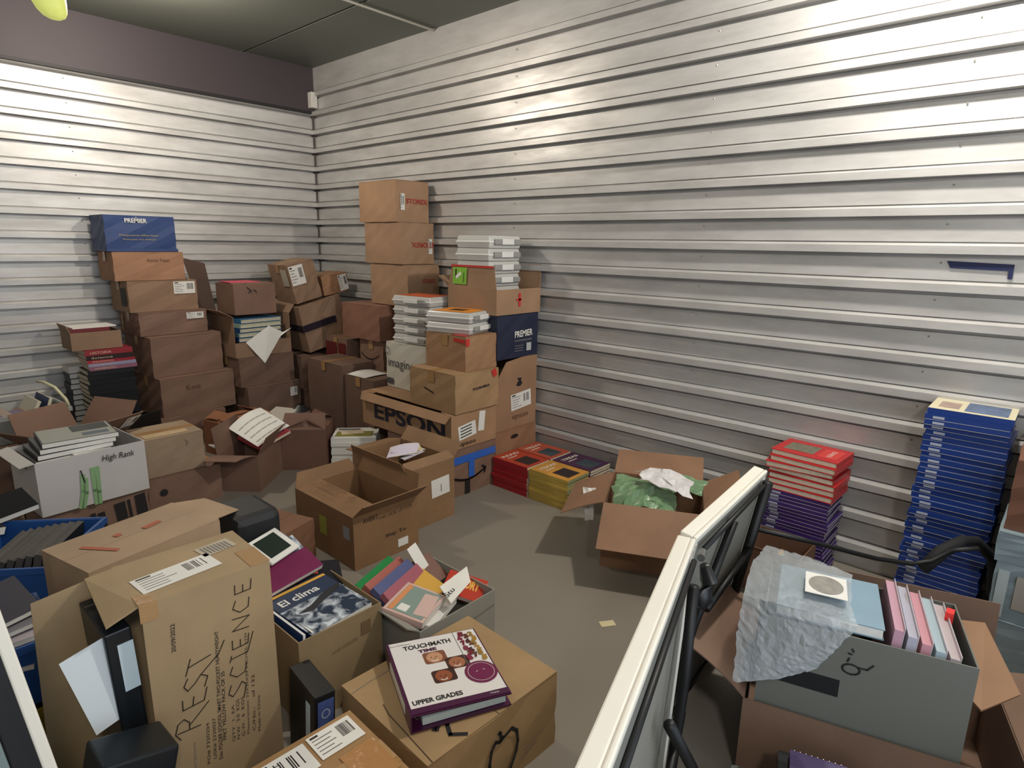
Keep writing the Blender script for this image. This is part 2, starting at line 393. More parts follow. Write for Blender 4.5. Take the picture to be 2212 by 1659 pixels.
# ================================================================== STACK UNDER THE BLUE CARTON (left, against the back wall)
PREM = mat('blue_carton', '#21396B', .5, var=.12, scale=12)
PREMD = mat('dark_blue_carton', '#1B2138', .5, var=.1, scale=12)
GOLD = mat('gold_print', '#B09A5E', .5)
c = Carton('plain brown carton at the foot of the tall stack under the blue carton', 1.40, 4.48, 0, .45, .36, .235, 3, K2)
c = Carton('wide scuffed brown carton second from the floor in the stack under the blue carton', 1.43, 4.50, .242, .52, .40, .265, 5, K2)
c.text(c.front, 'Kent', .17, .17, .10, mat('faint_print', '#5A3F30', .8))
c = Carton('large plain brown carton in the middle of the stack under the blue carton', 1.42, 4.57, .514, .49, .40, .27, 5, K2)
c = Carton('flat brown carton with a strip label, below the carton with the big white label', 1.395, 4.66, .792, .455, .34, .155, 3, K2)
c.label(c.front, .31, .10, .12, .045)
c.patch(c.left, .05, .02, .03, .11, SEAM, 'tape')
c = Carton('brown carton with a large white label on its upper right corner', 1.36, 4.70, .954, .45, .32, .205, 2, K1)
c.label(c.front, .29, .115, .145, .085); c.patch(c.left, .2, .04, .09, .12, INK, 'black_print')
c = Carton('orange-brown carton directly beneath the blue paper carton', 1.30, 4.72, 1.167, .44, .31, .185, 0, '#B07A55')
c.text(c.front, 'Xerox Paper', .2, .12, .15, mat('faint_print', '#5A3F30', .8))
c.flap = None
c = Carton('bright blue copy paper carton on top of the leftmost tall stack', 1.28, 4.74, 1.358, .43, .30, .232, 0, mt=PREM, tape=False, name='paper_carton')
c.text(c.front, 'PREMIER', .12, .19, .135, WHITE, height=.028, bold=.02, name='brand_print')
mb = MB(); c.front.strokes(mb, [[(.187, .222), (.19, .226), (.193, .222)]], .006, WHITE, .0075); mb.build('flame_mark', c.r)
c.text(c.front, 'Multipurpose Office Paper', .08, .10, .24, GOLD, height=.014, name='gold_print')
c.text(c.front, 'Papel para Uso Multiple', .10, .075, .2, GOLD, height=.011, name='gold_print')
mb = MB(); gr = .006
mb.box(-gr, -gr, -.0, .43 + gr, .30 + gr, .002, mat('carton_lid_purple', '#3A2230', .5)); 
for (x0, y0, x1, y1) in ((-gr, -gr, .43 + gr, -.0035), (-gr, .3035, .43 + gr, .30 + gr), (-gr, -gr, -.0035, .30 + gr), (.4335, -gr, .43 + gr, .30 + gr)):
    mb.box(x0, y0, .0, x1, y1, .02, PREM)
mb.build('lid', c.r)

# far left: small carton on a pile of books
c = Carton('small shallow brown carton of books on top of the far left book pile', 1.0, 4.68, .735, .285, .24, .115, 0, K1, flaps={'left': (.05, 20)})
b = book('book', 'dark red book lying across the top of the small shallow carton', 'book', (1.005, 4.685, .852), (0, 0, 1), .22, .19, .022, mat('cover_darkred', '#6B1F26', .4), spine='front')
b = book('book', 'thin white book topmost on the small shallow carton at far left', 'book', (1.02, 4.69, .8745), (0, 0, 3), .25, .19, .007, WHITE, PAGEW, spine='front', soft=True)
cols = [('#8F2A34', 'thick red book just under the small shallow carton', .035), ('#2A1618', 'dark brown book between two red books in the far left pile', .03),
        ('#A32C3A', 'bright red book above a lilac book in the far left pile', .022), ('#8E8CA6', 'lilac grey book below a bright red book in the far left pile', .022),
        ('#8A5B6E', 'pink lettered book above the black books in the far left pile', .026)]
z = .733
for i, (h, lb, t) in enumerate(cols):
    z -= t; b = book('book', lb, 'book', (1.06 + .004 * i, 4.66, z), (0, 0, random.uniform(-2, 2)), .275, .22, t - .001, mat('cover_' + h[1:], h, .35), spine='front')
    mb = MB(); Face((0, 0, 0), (1, 0, 0), (0, 0, 1)).text(mb, ('HISTORIA', 'Science', 'READING', 'Language', 'MATHEMATICS')[i], .03, t * .25, .12, mat('cream_print', '#CDB79C', .5), 0, .0006, height=t * .45); mb.build('spine_text', b)
proto = None
for i in range(13):
    z -= .0325
    if proto is None:
        proto = book('book', 'black book among identical black ones in the far left pile under the red books', 'book', (0, 0, 0), (0, 0, 0), .275, .22, .031, mat('cover_black', '#202225', .3), spine='front', group='black books in the far left pile'); o = proto
    else: o = copy_tree(proto)
    o['label'] = ('uppermost' if i == 0 else nth(i + 1)) + ' black book from the top in the far left pile, under the coloured books'
    o.location = (1.06 + random.uniform(-.006, .012), 4.66 + random.uniform(-.006, .006), z); o.rotation_euler = (0, 0, R(random.uniform(-2, 2)))
k = 0
while z > .03:
    t = z / 5 if k == 0 else t
    z -= t
    o = book('book', ('uppermost' if k == 0 else nth(k + 1)) + ' teal covered book from the top, at the foot of the far left pile', 'book', (1.05 + .01 * k, 4.63, max(z, .0005)), (0, 0, 2 * k - 4), .29, .23, t - .001, mat('cover_teal', '#2F4F52', .35), spine='front', group='teal books at the foot of the far left pile'); k += 1
    if k >= 5: break
proto = None
for i in range(15):
    if proto is None:
        proto = book('notebook', 'black notebook with pale page edges stacked behind the far left book pile', 'book', (0, 0, 0), (0, 0, 0), .25, .16, .036, mat('notebook_black', '#1B1E26', .4), PAGEW, group='black notebooks behind the far left pile'); o = proto
    else: o = copy_tree(proto)
    o['label'] = ('uppermost' if i == 14 else nth(15 - i)) + ' black notebook from the top in the stack behind the far left book pile'
    o.location = (1.01 + random.uniform(-.006, .006), 4.895, .037 * i)
    o.rotation_euler = (0, 0, R(random.uniform(-1.5, 1.5)))
book('notebook', 'white ended book on top of the black notebooks behind the far left pile', 'book', (1.01, 4.895, .556), (0, 0, 0), .25, .16, .045, WHITE, PAGEW)

# carton + white tote at the left edge
c = Carton('long low brown carton under the grey plastic tote at the left edge', .32, 4.2, 0, .52, .42, .295, 4, K4)
tt = thing('plastic_tote', 'grey plastic tote full of books at the left edge by the back wall', 'tote', (.34, 4.28, .302), (0, 0, 4))
TG = mat('tote_plastic', '#9A9C98', .35); mb = MB()
def tapered(mb, w_, d, h, g, t, mt):
    B = [(g, g, 0), (w_ - g, g, 0), (w_ - g, d - g, 0), (g, d - g, 0)]; T = [(0, 0, h), (w_, 0, h), (w_, d, h), (0, d, h)]
    Bi = [(g + t, g + t, t), (w_ - g - t, g + t, t), (w_ - g - t, d - g - t, t), (g + t, d - g - t, t)]; Ti = [(t, t, h), (w_ - t, t, h), (w_ - t, d - t, h), (t, d - t, h)]
    mb.raw(B + T + Bi + Ti, [(3, 2, 1, 0), (8, 9, 10, 11)] + [(i, (i + 1) % 4, 4 + (i + 1) % 4, 4 + i) for i in range(4)] + [(8 + (i + 1) % 4, 8 + i, 12 + i, 12 + (i + 1) % 4) for i in range(4)] + [(4 + i, 4 + (i + 1) % 4, 12 + (i + 1) % 4, 12 + i) for i in range(4)], mt)
tapered(mb, .53, .36, .16, .025, .005, TG); mb.build('body', tt)
mb = MB(); 
for (x0, y0, x1, y1) in ((-.012, -.012, .542, .0), (-.012, .36, .542, .372), (-.012, 0, 0, .36), (.53, 0, .542, .36)): mb.box(x0, y0, .14, x1, y1, .165, TG)
mb.build('rim', tt)
mb = MB(); mb.tube([(.535, .02, .165), (.53, .04, .20), (.50, .10, .27), (.47, .18, .295), (.46, .26, .29)], .009, mat('tote_handle', '#C2BD9C', .4), 8); mb.build('handle', tt, smooth=True)
for i, (hx, lb, ry, x) in enumerate([('#B9A79A', 'pinkish book slanting in the grey tote', 35, .46), ('#C9C3B2', 'cream book standing at the right end of the grey tote', 62, .66), ('#2B3C66', 'navy book tucked at the right end of the grey tote', 70, .74), ('#8B7062', 'brown book slanting left in the grey tote', 28, .53)]):
    book('book', lb, 'book', (x, 4.36, .34), (0, -ry, 4), .19, .24, .018, mat('cover_' + hx[1:], hx, .5), soft=True)
book('book', 'flat violet magazine along the front rim of the grey tote', 'book', (.40, 4.33, .43), (0, 0, 4), .28, .2, .012, mat('cover_violetgrey', '#6A5F78', .5), soft=True)

# open box with bar code label behind the handwritten white box
c = Carton('open brown carton with raised flaps and a bar code label, behind the handwritten white box', .72, 3.74, 0, .34, .34, .36, 26, K2,
           flaps={'front': (.22, 48), 'right': (.20, 35), 'back': (.17, 25), 'left': (.17, 50)})
f = Face((.05, 0, .36), (1, 0, 0), (0, -math.sin(R(48)), math.cos(R(48)))); sticker(f, .19, .10, .085, .10, c.r, 0, off=.004)
mb = MB(); f = Face((-.06, 0, .36), (1, 0, 0), (0, -math.sin(R(48)), math.cos(R(48))))
f.strokes(mb, [[(.20, .03), (.19, .05), (.205, .065), (.215, .045), (.20, .03)], [(.23, .03), (.225, .06), (.245, .05), (.23, .045), (.25, .03)]], .006, REDINK, .003); mb.build('handwriting', c.r)
Carton('black plastic crate behind the taped tan carton, under the tall left stack', 1.12, 4.16, 0, .26, .26, .34, 30, mt=BLACKP, tape=False, name='plastic_crate', cat='crate', flaps={'front': (.04, 40)})

# handwritten white storage box on a printed carton
c = Carton('brown carton with black printing beneath the handwritten white box', .45, 3.07, 0, .43, .38, .298, 4, K2)
mb = MB(); [c.front.rect(mb, a_, b_, w_, h_, INK, 4, .0065) for a_, b_, w_, h_ in ((.16, .15, .028, .085), (.195, .15, .02, .10), (.222, .16, .028, .085), (.29, .18, .045, .085), (.345, .17, .012, .10), (.38, .14, .045, .14))]; mb.build('black_print', c.r); c.patch(c.front, .06, .0, .07, .12, INK, 'black_print')
WB = mat('white_carton', '#B9B5B2', .6, var=.1, scale=5)
c = Carton('white storage box with marker writing and green streaks, piled with magazines', .465, 3.04, .303, .42, .34, .235, 5, mt=WB, flaps={'left': (.05, 100)}, name='storage_box')
c.text(c.front, 'High Rank', .24, .175, .13, INK, rot=-2, height=.035, bold=.004, shear=.15, name='handwriting')
GRN = mat('green_stain', '#7FA273', .6)
c.lines(c.front, [[(.20, .16), (.20, .06), (.20, .0)], [(.218, .16), (.214, .05), (.212, .0)], [(.16, .14), (.155, .07), (.14, .0)], [(.17, .12), (.165, .06), (.15, .0)]], .018, GRN, 'green_stain', off=.004)
c.lines(c.front, [[(.155, .165), (.165, .11)]], .005, INK, 'marker_line', off=.006)
def art_bw(a, f, W, H):
    f.rect(a, .005, .005, W - .01, H - .01, mat('cover_grey', '#8E9088', .5), 0, .0002); f.rect(a, W * .45, H * .5, W * .5, H * .45, mat('cover_dark', '#2B3030', .5), 0, .001); f.rect(a, W * .55, H * .15, W * .35, H * .2, mat('cover_blue', '#4A5A66', .5), 0, .001)
zz = .49
for i in range(5):
    book('magazine', ['black edged magazine at the bottom of the pile in the white box', 'magazine second from the bottom in the white box pile', 'middle magazine of the pile in the white box', 'magazine just under the top one in the white box', 'top magazine with a grey picture cover in the white box'][i], 'magazine',
         (.465 + .012 * i, 3.08 + .01 * i, zz + .021 * i), (0, 0, 8 - 3 * i), .28, .24, .02, mat('magazine_black', '#23262A', .35), PAGEW, soft=True, art=art_bw if i == 4 else None)
for i in range(2):
    book('magazine', ['white magazine lying flat at the right of the white box pile, lower', 'white magazine lying flat at the right of the white box pile, upper'][i], 'magazine', (.60 + .01 * i, 3.07, .505 + .017 * i), (0, 3, 6), .15, .2, .015, WHITE, PAGEW, soft=True)

# two cartons right of the white box
c = Carton('low brown carton with a round handle hole, under the taped tan carton', .98, 3.45, 0, .38, .32, .2, 0, K2)
mb = MB(); c.front.disc(mb, .075, .12, .02, INK, .006); mb.build('handle_hole', c.r); c.patch(c.left, .1, .02, .1, .12, INK, 'black_print')
c = Carton('tan carton with shiny lid tape standing on the low carton with a round hole', .99, 3.47, .206, .30, .28, .205, 0, K3)
c.lines(c.front, [[(.20, .18), (.215, .165), (.21, .14)]], .003, GREYLINE)
mb = MB(); c.top.rect(mb, .02, .03, .22, .07, mat('clear_tape', '#C9B08C', .12, var=.3, scale=40, bump=.6), 0, .0012); mb.build('clear_tape', c.r)

# two dark open cartons on the floor
c = Carton('dark open carton with a wide flap and a newspaper sticking out', 1.545, 3.37, 0, .36, .24, .22, 42, K2,
           flaps={'front': (.12, 25), 'left': (.22, 72, .03, 18), 'back': (.16, 10), 'right': (.1, -30)})
def paper_sheet(name, label, cat, loc, rot, W, H, curl=.03, mt=WHITE, lines_=6, group=None):
    r = thing(name, label, cat, loc, rot, group); mb = MB(); n = 6; vs = []; fs = []
    for j in range(n + 1):
        for i in range(n + 1): vs.append((W * i / n, H * j / n, curl * math.sin(math.pi * .9 * i / n) * (.4 + .6 * j / n)))
    for j in range(n):
        for i in range(n): a = j * (n + 1) + i; fs.append((a, a + 1, a + n + 2, a + n + 1))
    k = len(vs); vs2 = [(x, y, z - .0012) for x, y, z in vs]
    mb.raw(vs + vs2, fs + [tuple(k + q for q in reversed(f_)) for f_ in fs], mt); mb.build('sheet', r, smooth=True)
    if lines_:
        pr = MB(); 
        for q in range(lines_):
            y = H * (.12 + .8 * q / lines_)
            for i in range(5):
                x0 = W * (.08 + .17 * i); x1 = x0 + W * .15
                zf = lambda x: curl * math.sin(math.pi * .9 * x / W) * (.4 + .6 * y / H) + .0015
                pr.poly([(x0, y, zf(x0)), (x1, y, zf(x1)), (x1, y + H * .03, zf(x1)), (x0, y + H * .03, zf(x0))], mat('light_print', '#9A9890', .7))
        pr.build('print', r)
    return r
paper_sheet('newspaper', 'curled newspaper page sticking up from the dark open carton on the floor', 'newspaper', (1.60, 3.48, .24), (20, -16, 12), .25, .25, .035, lines_=4)
book('magazine', 'red edged magazine under the curled newspaper in the dark open carton', 'magazine', (1.62, 3.50, .205), (12, -12, 12), .24, .2, .02, mat('cover_redpink', '#B0414A', .4), soft=True)
c = Carton('dark brown carton with folded flaps between the newspaper carton and the white workbooks', 2.02, 3.42, 0, .3, .28, .27, 48, '#7A5240',
           flaps={'front': (.14, -62), 'back': (.14, -68), 'left': (.12, -40), 'right': (.12, -66)})
# pile of white workbooks
z = 0
WK = [.03, .03, .028, .03, .026, .028, .03]
for i, t in enumerate(WK):
    lb = 'white workbook ' + nth(7 - i) + ' from the top in the floor pile by the lettered printer carton' if i < 6 else 'white workbook with a green picture cover, top of the white workbook pile'
    def art_g(a, f, W, H):
        f.rect(a, .02, .03, W - .05, H * .5, mat('cover_green_yellow', '#7F7B3C', .6, var=.4, scale=60), 0, .0002); f.rect(a, W * .2, H * .3, W * .5, H * .35, mat('cover_cream', '#CDB9A0', .6), 12, .001); f.rect(a, .02, H * .75, W * .5, H * .15, GREYLINE, 0, .001)
    book('workbook', lb, 'book', (2.06 + random.uniform(-.006, .006), 3.43 + random.uniform(-.006, .006), z), (0, 0, -40 + random.uniform(-4, 4)), .29, .23, t - .001, WHITE, PAGEW, soft=True,
         group='white workbooks on the floor' if i < 6 else None, art=art_g if i == 6 else None, spine='front')
    z += t
# ================================================================== stack with the torn carton of blue books
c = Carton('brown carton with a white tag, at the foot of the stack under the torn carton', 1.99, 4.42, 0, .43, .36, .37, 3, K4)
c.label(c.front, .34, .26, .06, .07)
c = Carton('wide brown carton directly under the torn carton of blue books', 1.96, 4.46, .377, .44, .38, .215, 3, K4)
c = Carton('torn open carton holding a row of blue and white books', 1.95, 4.48, .598, .45, .37, .30, 3, K1, front_cut=.11,
           flaps={'left': (.10, 60, .03), 'right': (.12, 45, .03)}, mt=kraft(K1))
f_ = MB(); f_.raw([(.08, -.004, .11), (.20, -.03, -.06), (.38, -.01, .16), (.27, -.004, .22), (.45, -.02, .19), (.30, -.015, .10), (.2, -.04, -.055)], [(0, 1, 6, 3), (6, 2, 3), (2, 4, 5)], WHITE)
f_.build('torn_liner', c.r)
for i in range(5):
    hx = ['#2B4C7C', '#7FA0A0', '#2B4C7C', '#9DB4A8', '#3A6C94'][i]
    lb = ['blue book lowest in the torn carton', 'pale teal book second from the bottom in the torn carton', 'blue book in the middle of the torn carton', 'pale green book second from the top in the torn carton', 'bright blue book topmost in the torn carton'][i]
    book('book', lb, 'book', (1.99 + .006 * i, 4.50, .71 + .034 * i), (0, 0, 2 + i), .34, .25, .03, mat('cover_' + hx[1:], hx, .4), PAGES, spine='left', overhang=.006)
c = Carton('small brown carton with pink paper on top, above the torn carton of blue books', 2.0, 4.55, .905, .32, .3, .225, 0, K2, flaps={'left': (.1, -86, .0), 'back': (.1, -85), 'front': (.1, -84)})
c.lines(c.front, [[(.10, .2), (.125, .18)], [(.135, .175), (.11, .16)], [(.15, .18), (.17, .165)]], .008, INK)
mb = MB(); mb.box(.02, .06, 0, .25, .27, .004, mat('pink_paper', '#D0566A', .7)); o = mb.build('paper_sheet'); o.location = (1.99, 4.55, 1.137); tag(o, 'bright pink paper lying on the small carton above the blue books', 'paper')
mb = MB(); mb.hexa([(1.90, 4.84, .80), (2.0, 4.84, .80), (2.0, 4.846, .80), (1.90, 4.846, .80)], [(1.765, 4.80, 1.315), (1.915, 4.80, 1.275), (1.915, 4.806, 1.275), (1.765, 4.806, 1.315)], kraft('#5E4436'))
tag(mb.build('cardboard_sheet'), 'dark cardboard piece standing up between the two left stacks', 'cardboard')
c = Carton('low round-topped orange carton with bent flaps on the floor beside the torn carton stack', 1.68, 4.0, 0, .35, .32, .235, 12, '#A8663F', flaps={'front': (.15, -70, 0, -28), 'back': (.15, -70, 0, -28), 'left': (.1, -60), 'right': (.1, -60)})
c.text(c.front, 'EASY', .12, .17, .1, mat('faint_print', '#5A3F30', .8))
book('book', 'thin white edged book poking up right of the round-topped orange carton', 'book', (1.93, 3.88, .20), (0, -16, 25), .24, .18, .014, mat('cover_offwhite', '#B8B0A4', .5), PAGEW, soft=True)
book('book', 'small white edged book wedged left of the newspaper carton', 'book', (1.50, 3.75, .17), (20, 20, 40), .14, .1, .008, WHITE, PAGEW, soft=True)

# leaning cartons in the back corner
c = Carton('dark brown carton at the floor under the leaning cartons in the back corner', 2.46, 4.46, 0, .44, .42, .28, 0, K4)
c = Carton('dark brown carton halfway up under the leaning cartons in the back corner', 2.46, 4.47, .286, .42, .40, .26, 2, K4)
c = Carton('leaning carton wrapped with a band of printed dark tape', 2.535, 4.46, .575, .38, .38, .37, 0, K1, tilt=(0, -13))
mb = MB(); c.front.rect(mb, -.004, .17, .30, .055, mat('printed_dark_tape', '#2A2430', .3, var=.5, scale=50), 0, .006); c.left.rect(mb, .02, .17, .36, .055, mat('printed_dark_tape', '#2A2430', .3), 0, .006); mb.build('tape_band', c.r)
c = Carton('tilted brown carton with a white label near its top edge, left of the back corner', 2.455, 4.48, .965, .23, .30, .30, 0, K1, tilt=(0, -13))
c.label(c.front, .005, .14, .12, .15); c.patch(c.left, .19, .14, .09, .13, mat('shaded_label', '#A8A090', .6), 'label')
c = Carton('small carton with a bar code label leaning beside the tilted carton in the corner', 2.71, 4.50, 1.015, .24, .25, .15, 0, '#B07A4F', tilt=(0, -9))
c.label(c.front, .155, .01, .08, .13, 4)

# column in the middle: wide carton on brown ones, tall three box column above
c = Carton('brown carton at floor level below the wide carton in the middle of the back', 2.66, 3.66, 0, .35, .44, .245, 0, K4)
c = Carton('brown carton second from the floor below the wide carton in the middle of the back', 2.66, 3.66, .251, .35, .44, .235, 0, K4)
c = Carton('brown parcel carton with a curved arrow print just below the wide carton', 2.66, 3.66, .492, .35, .29, .24, 0, K2)
sm = [(.02 + .0115 * i, .145 - .04 * math.sin(math.pi * i / 20)) for i in range(21)]
c.lines(c.left, [sm], .007, INK, 'curved_arrow'); c.patch(c.left, .12, .0, .05, .07, INK, 'black_print')
c = Carton('brown carton with a dark red printed panel, behind the curved arrow carton', 2.66, 4.13, 0, .34, .30, .70, 0, K2)
mb = MB(); RP = mat('red_panel', '#5E1C1E', .5, var=.15, scale=20); c.left.rect(mb, .01, .48, .16, .19, RP, 0, .006); c.left.rect(mb, .19, .48, .10, .19, RP, 0, .006); mb.build('red_panel', c.r)
c = Carton('wide reddish brown carton carrying the three box column', 2.63, 3.655, .745, .39, .47, .25, 0, '#96634A', tape=False)
c = Carton('bottom carton of the three carton column in the corner, red print near its foot', 2.735, 3.455, 1.006, .29, .43, .285, 0, '#B08560', tape=False)
c.text(c.front, 'STOREX', .13, .16, .12, REDINK, height=.03, bold=.02, rot=0)
c = Carton('middle carton of the three carton column, upside down red print and a white sticker', 2.725, 3.50, 1.30, .29, .43, .28, 0, '#B08560', tape=False)
c.text(c.front, 'STOREX', .285, .15, .20, REDINK, rot=180, height=.034, bold=.02); c.label(c.front, .235, .07, .035, .105, 0, 1)
c = Carton('topmost carton of the tall three carton column, red print beside a white sticker', 2.715, 3.54, 1.588, .29, .43, .275, 0, '#B5875F', tape=False)
c.text(c.front, 'STOREX', .085, .125, .19, REDINK, height=.034, bold=.02); c.label(c.front, .035, .08, .035, .11, 0, 1)

# row between corner and printer carton
c = Carton('tall dark carton left of the column under the wide carton', 2.37, 3.76, 0, .27, .46, .585, 0, K4)
c = Carton('tall dark carton with white papers on top, behind the pile of white workbooks', 2.38, 3.40, 0, .265, .34, .53, 0, K4)
paper_sheet('paper_sheet', 'white papers lying on the tall dark carton behind the white workbooks', 'paper', (2.385, 3.5, .54), (0, 0, 2), .2, .2, .012, lines_=0)
mb = MB(); DK = mat('gap_shade_black', '#15171A', .35)  # black shape stands in for the shade of this gap
pts = []; 
for j in range(7):
    for i in range(13):
        a = math.pi * 2 * i / 12; rr = (.15, .19, .2, .19, .15, .09, .02)[j] * (1 + .12 * math.sin(3 * a + j) + .06 * math.sin(7 * a)); pts.append((math.cos(a) * rr, math.sin(a) * rr * .8, .05 * j))
mb.raw(pts, [(j * 13 + i, j * 13 + i + 1, (j + 1) * 13 + i + 1, (j + 1) * 13 + i) for j in range(6) for i in range(12)], DK)
o = mb.build('gap_shade_filler', smooth=True); o.location = (2.17, 4.0, 0); tag(o, 'black shape standing for the shade in the gap behind the folded dark brown carton', 'gap shade')

# ================================================================== centre stack
c = Carton('brown carton with blue tape and curved arrow print, under the printer carton', 2.262, 2.49, 0, .362, .6, .283, 0, K2)
mb = MB(); c.front.rect(mb, .0, .20, .355, .045, BLUETAPE, 0, .0065); c.front.rect(mb, .13, .10, .045, .13, BLUETAPE, 0, .0068); mb.build('blue_tape', c.r)
c.lines(c.front, [[(.01 + .015 * i, .125 - .035 * math.sin(math.pi * (i + 1) / 18)) for i in range(18)], [(.24, .145), (.268, .13), (.262, .10)]], .012, INK, 'curved_arrow')
c.patch(c.front, .10, .0, .04, .09, INK, 'black_print')
c = Carton('long printer carton with big dark letters on its side and a torn white label', 2.255, 2.485, .29, .365, .86, .21, 0, '#B08258', flaps={'left': (.055, 150, .02), 'front': (.1, -88), 'back': (.1, -88), 'right': (.33, -89)})
c.text(c.left, 'EPSON', .13, .055, .68, mat('dark_blue_print', '#23202E', .6), height=.105, bold=.03, off=.002)
mb = MB(); c.front.rect(mb, .06, .05, .14, .085, WHITE, 8, .002); c.front.rect(mb, .21, .08, .05, .12, WHITE, -6, .002)
for q in range(4): c.front.rect(mb, .07, .065 + .018 * q, .09, .006, INK, 8, .003)
mb.build('torn_label', c.r); c.text(c.front, 'epson', .06, .008, .13, INK, height=.026, bold=.01, off=.002)
c = Carton('brown carton with a blue sticker stroke, carrying the red taped carton', 2.278, 2.475, .505, .35, .40, .222, 0, '#AE8456')
c.text(c.front, 'TOSHIBA', .13, .12, .14, mat('dark_blue_print', '#23202E', .6), rot=4, height=.014, bold=.04)
c.lines(c.left, [[(.14, .12), (.22, .10)]], .008, INK); c.patch(c.front, .30, .175, .035, .045, REDTAPE, 'red_tape', 20)
c = Carton('brown carton with red tape over its top corner, under the clear plastic cases', 2.38, 2.50, .733, .265, .33, .197, 2, '#A97A50')
mb = MB(); c.left.rect(mb, .24, .17, .09, .02, REDTAPE, -3, .0065); c.front.rect(mb, -.004, .15, .03, .04, REDTAPE, 0, .0065); c.top.rect(mb, 0, .0, .05, .12, REDTAPE, 0, .002); mb.build('red_tape', c.r)
c = Carton('white carton printed with a lowercase word on its side, behind the red taped carton', 2.46, 2.93, .506, .34, .42, .296, 0, mt=mat('white_box_board', '#C4C0B4', .5, var=.06, scale=5), tape=False)
GP = mat('grey_logo', '#4A4A4C', .6)
c.text(c.left, 'imagine', .025, .12, .27, GP, height=.075, off=.0065); c.patch(c.left, .01, .02, .07, .04, GP, 'printed_box'); c.lines(c.left, [[(.02 + .022 * math.cos(a), .245 + .022 * math.sin(a)) for a in [k * .6 for k in range(11)]]], .006, mat('grey_mark', '#8A8A86', .6), 'round_mark')
c.lines(c.top, [[(.05, .30), (.09, .33), (.10, .30), (.07, .28)], [(.12, .15), (.17, .10)], [(.14, .2), (.2, .16)], [(.2, .1), (.22, .05)]], .01, INK, 'black_marks', off=.002)
# clear cases
CL = mat('clear_plastic', '#DAD9D4', .25, trans=.1, alpha=.72, var=.0, bump=0)
CLR = mat('clear_plastic_rim', '#E2E0DC', .3, alpha=.9); LATCH = mat('case_latch', '#D6D4D0', .4); SHADE = mat('case_window', '#8D8C88', .2)
def case(label, loc, yaw, W, D, H, group, insert=None, latch='front'):
    r = thing('plastic_case', label, 'plastic case', loc, (0, 0, yaw), group); mb = MB(); t = .003
    mb.hexa([(.008, .008, 0), (W - .008, .008, 0), (W - .008, D - .008, 0), (.008, D - .008, 0)], [(.003, .003, H * .45), (W - .003, .003, H * .45), (W - .003, D - .003, H * .45), (.003, D - .003, H * .45)], CL); mb.build('tray', r, bevel=.006)
    mb = MB(); mb.hexa([(.003, .003, H * .55), (W - .003, .003, H * .55), (W - .003, D - .003, H * .55), (.003, D - .003, H * .55)], [(.01, .01, H - .001), (W - .01, .01, H - .001), (W - .01, D - .01, H - .001), (.01, D - .01, H - .001)], CL); mb.build('lid', r, bevel=.006)
    mb = MB(); mb.box(0, 0, H * .42, W, D, H * .58, CLR); mb.build('rim', r, bevel=.003)
    mb = MB(); 
    if latch == 'front': mb.box(W * .36, -.012, H * .3, W * .72, 0, H * .75, LATCH)
    else: mb.box(-.012, D * .3, H * .3, 0, D * .66, H * .75, LATCH)
    mb.build('latch', r, bevel=.002)
    for (e0, e1) in (((.14, .35), (.74, .95)) if latch == 'front' else ((.12, .29),)):
        mb = MB()
        if latch == 'front': mb.box(W * e0, -.011, H * .3, W * e1, 0, H * .72, SHADE)
        else: mb.box(-.011, D * e0, H * .3, 0, D * e1, H * .72, SHADE)
        mb.build('handle', r, bevel=.003)
    if insert:
        mb = MB(); mb.box(.03, .03, H + .0002, W - .03, D - .03, H + .0018, insert)
        mb.box(.09, .11, H + .0018, W - .09, D - .1, H + .0024, mat('insert_dark', '#33271E', .5)) if insert.name.endswith('orange') else None
        mb.build('insert_card', r)
    return r
OR1 = mat('insert_orange', '#DD8A28', .45); OR2 = mat('insert_rust', '#C2552A', .45)
for i in range(2):
    case(['lower clear plastic case of the two on the red taped carton', 'clear plastic case with a bright orange card, on the red taped carton'][i], (2.43, 2.515, .937 + .063 * i), 14, .265, .31, .062, 'clear cases on the red taped carton', OR1 if i else None)
for i in range(5):
    lb = 'clear plastic case with a rust orange card, topmost on the white lettered carton' if i == 4 else 'clear plastic case ' + nth(5 - i) + ' from the top on the white lettered carton'
    case(lb, (2.50 + .006 * (i % 2), 2.945, .808 + .062 * i), 6, .25, .34, .061, 'clear cases on the white carton' if i < 4 else None, OR2 if i == 4 else None, 'left')

# ---- right column
c = Carton('brown carton with oval handle hole, foot of the column touching the right wall', 2.635, 2.50, 0, .385, .40, .308, 0, '#A2714C')
mb = MB(); c.front.disc(mb, .17, .26, .035, INK, .006, ry=.013); mb.build('handle_hole', c.r)
c = Carton('open carton with a slanted side, small torn hole and a printed white label', 2.63, 2.505, .314, .39, .38, .45, 0, '#A87A55', flaps={'left': (.05, -75)}, front_cut=.30)
mb = MB(); mb.hexa([(0, 0, .30), (.39, 0, .30), (.39, .004, .30), (0, .004, .30)], [(.10, 0, .43), (.39, 0, .465), (.39, .004, .465), (.10, .004, .43)], c.mt); mb.build('slanted_flap', c.r)
mb = MB(); c.front.raw = None
mb.poly([c.front.pt(a, b, .002) for a, b in ((.19, .27), (.23, .262), (.25, .28), (.235, .30), (.245, .315), (.20, .318), (.215, .30), (.2, .285))], INK); mb.build('torn_hole', c.r)
c.label(c.front, .15, .11, .19, .105, 5, off=.002); c.text(c.front, 'epson', .16, .045, .15, mat('faint_print', '#5A3F30', .8), height=.035, off=.003)
c = Carton('dark blue copy paper carton in the column touching the right wall', 2.64, 2.50, .765, .375, .33, .265, 0, mt=PREMD, tape=False, name='paper_carton')
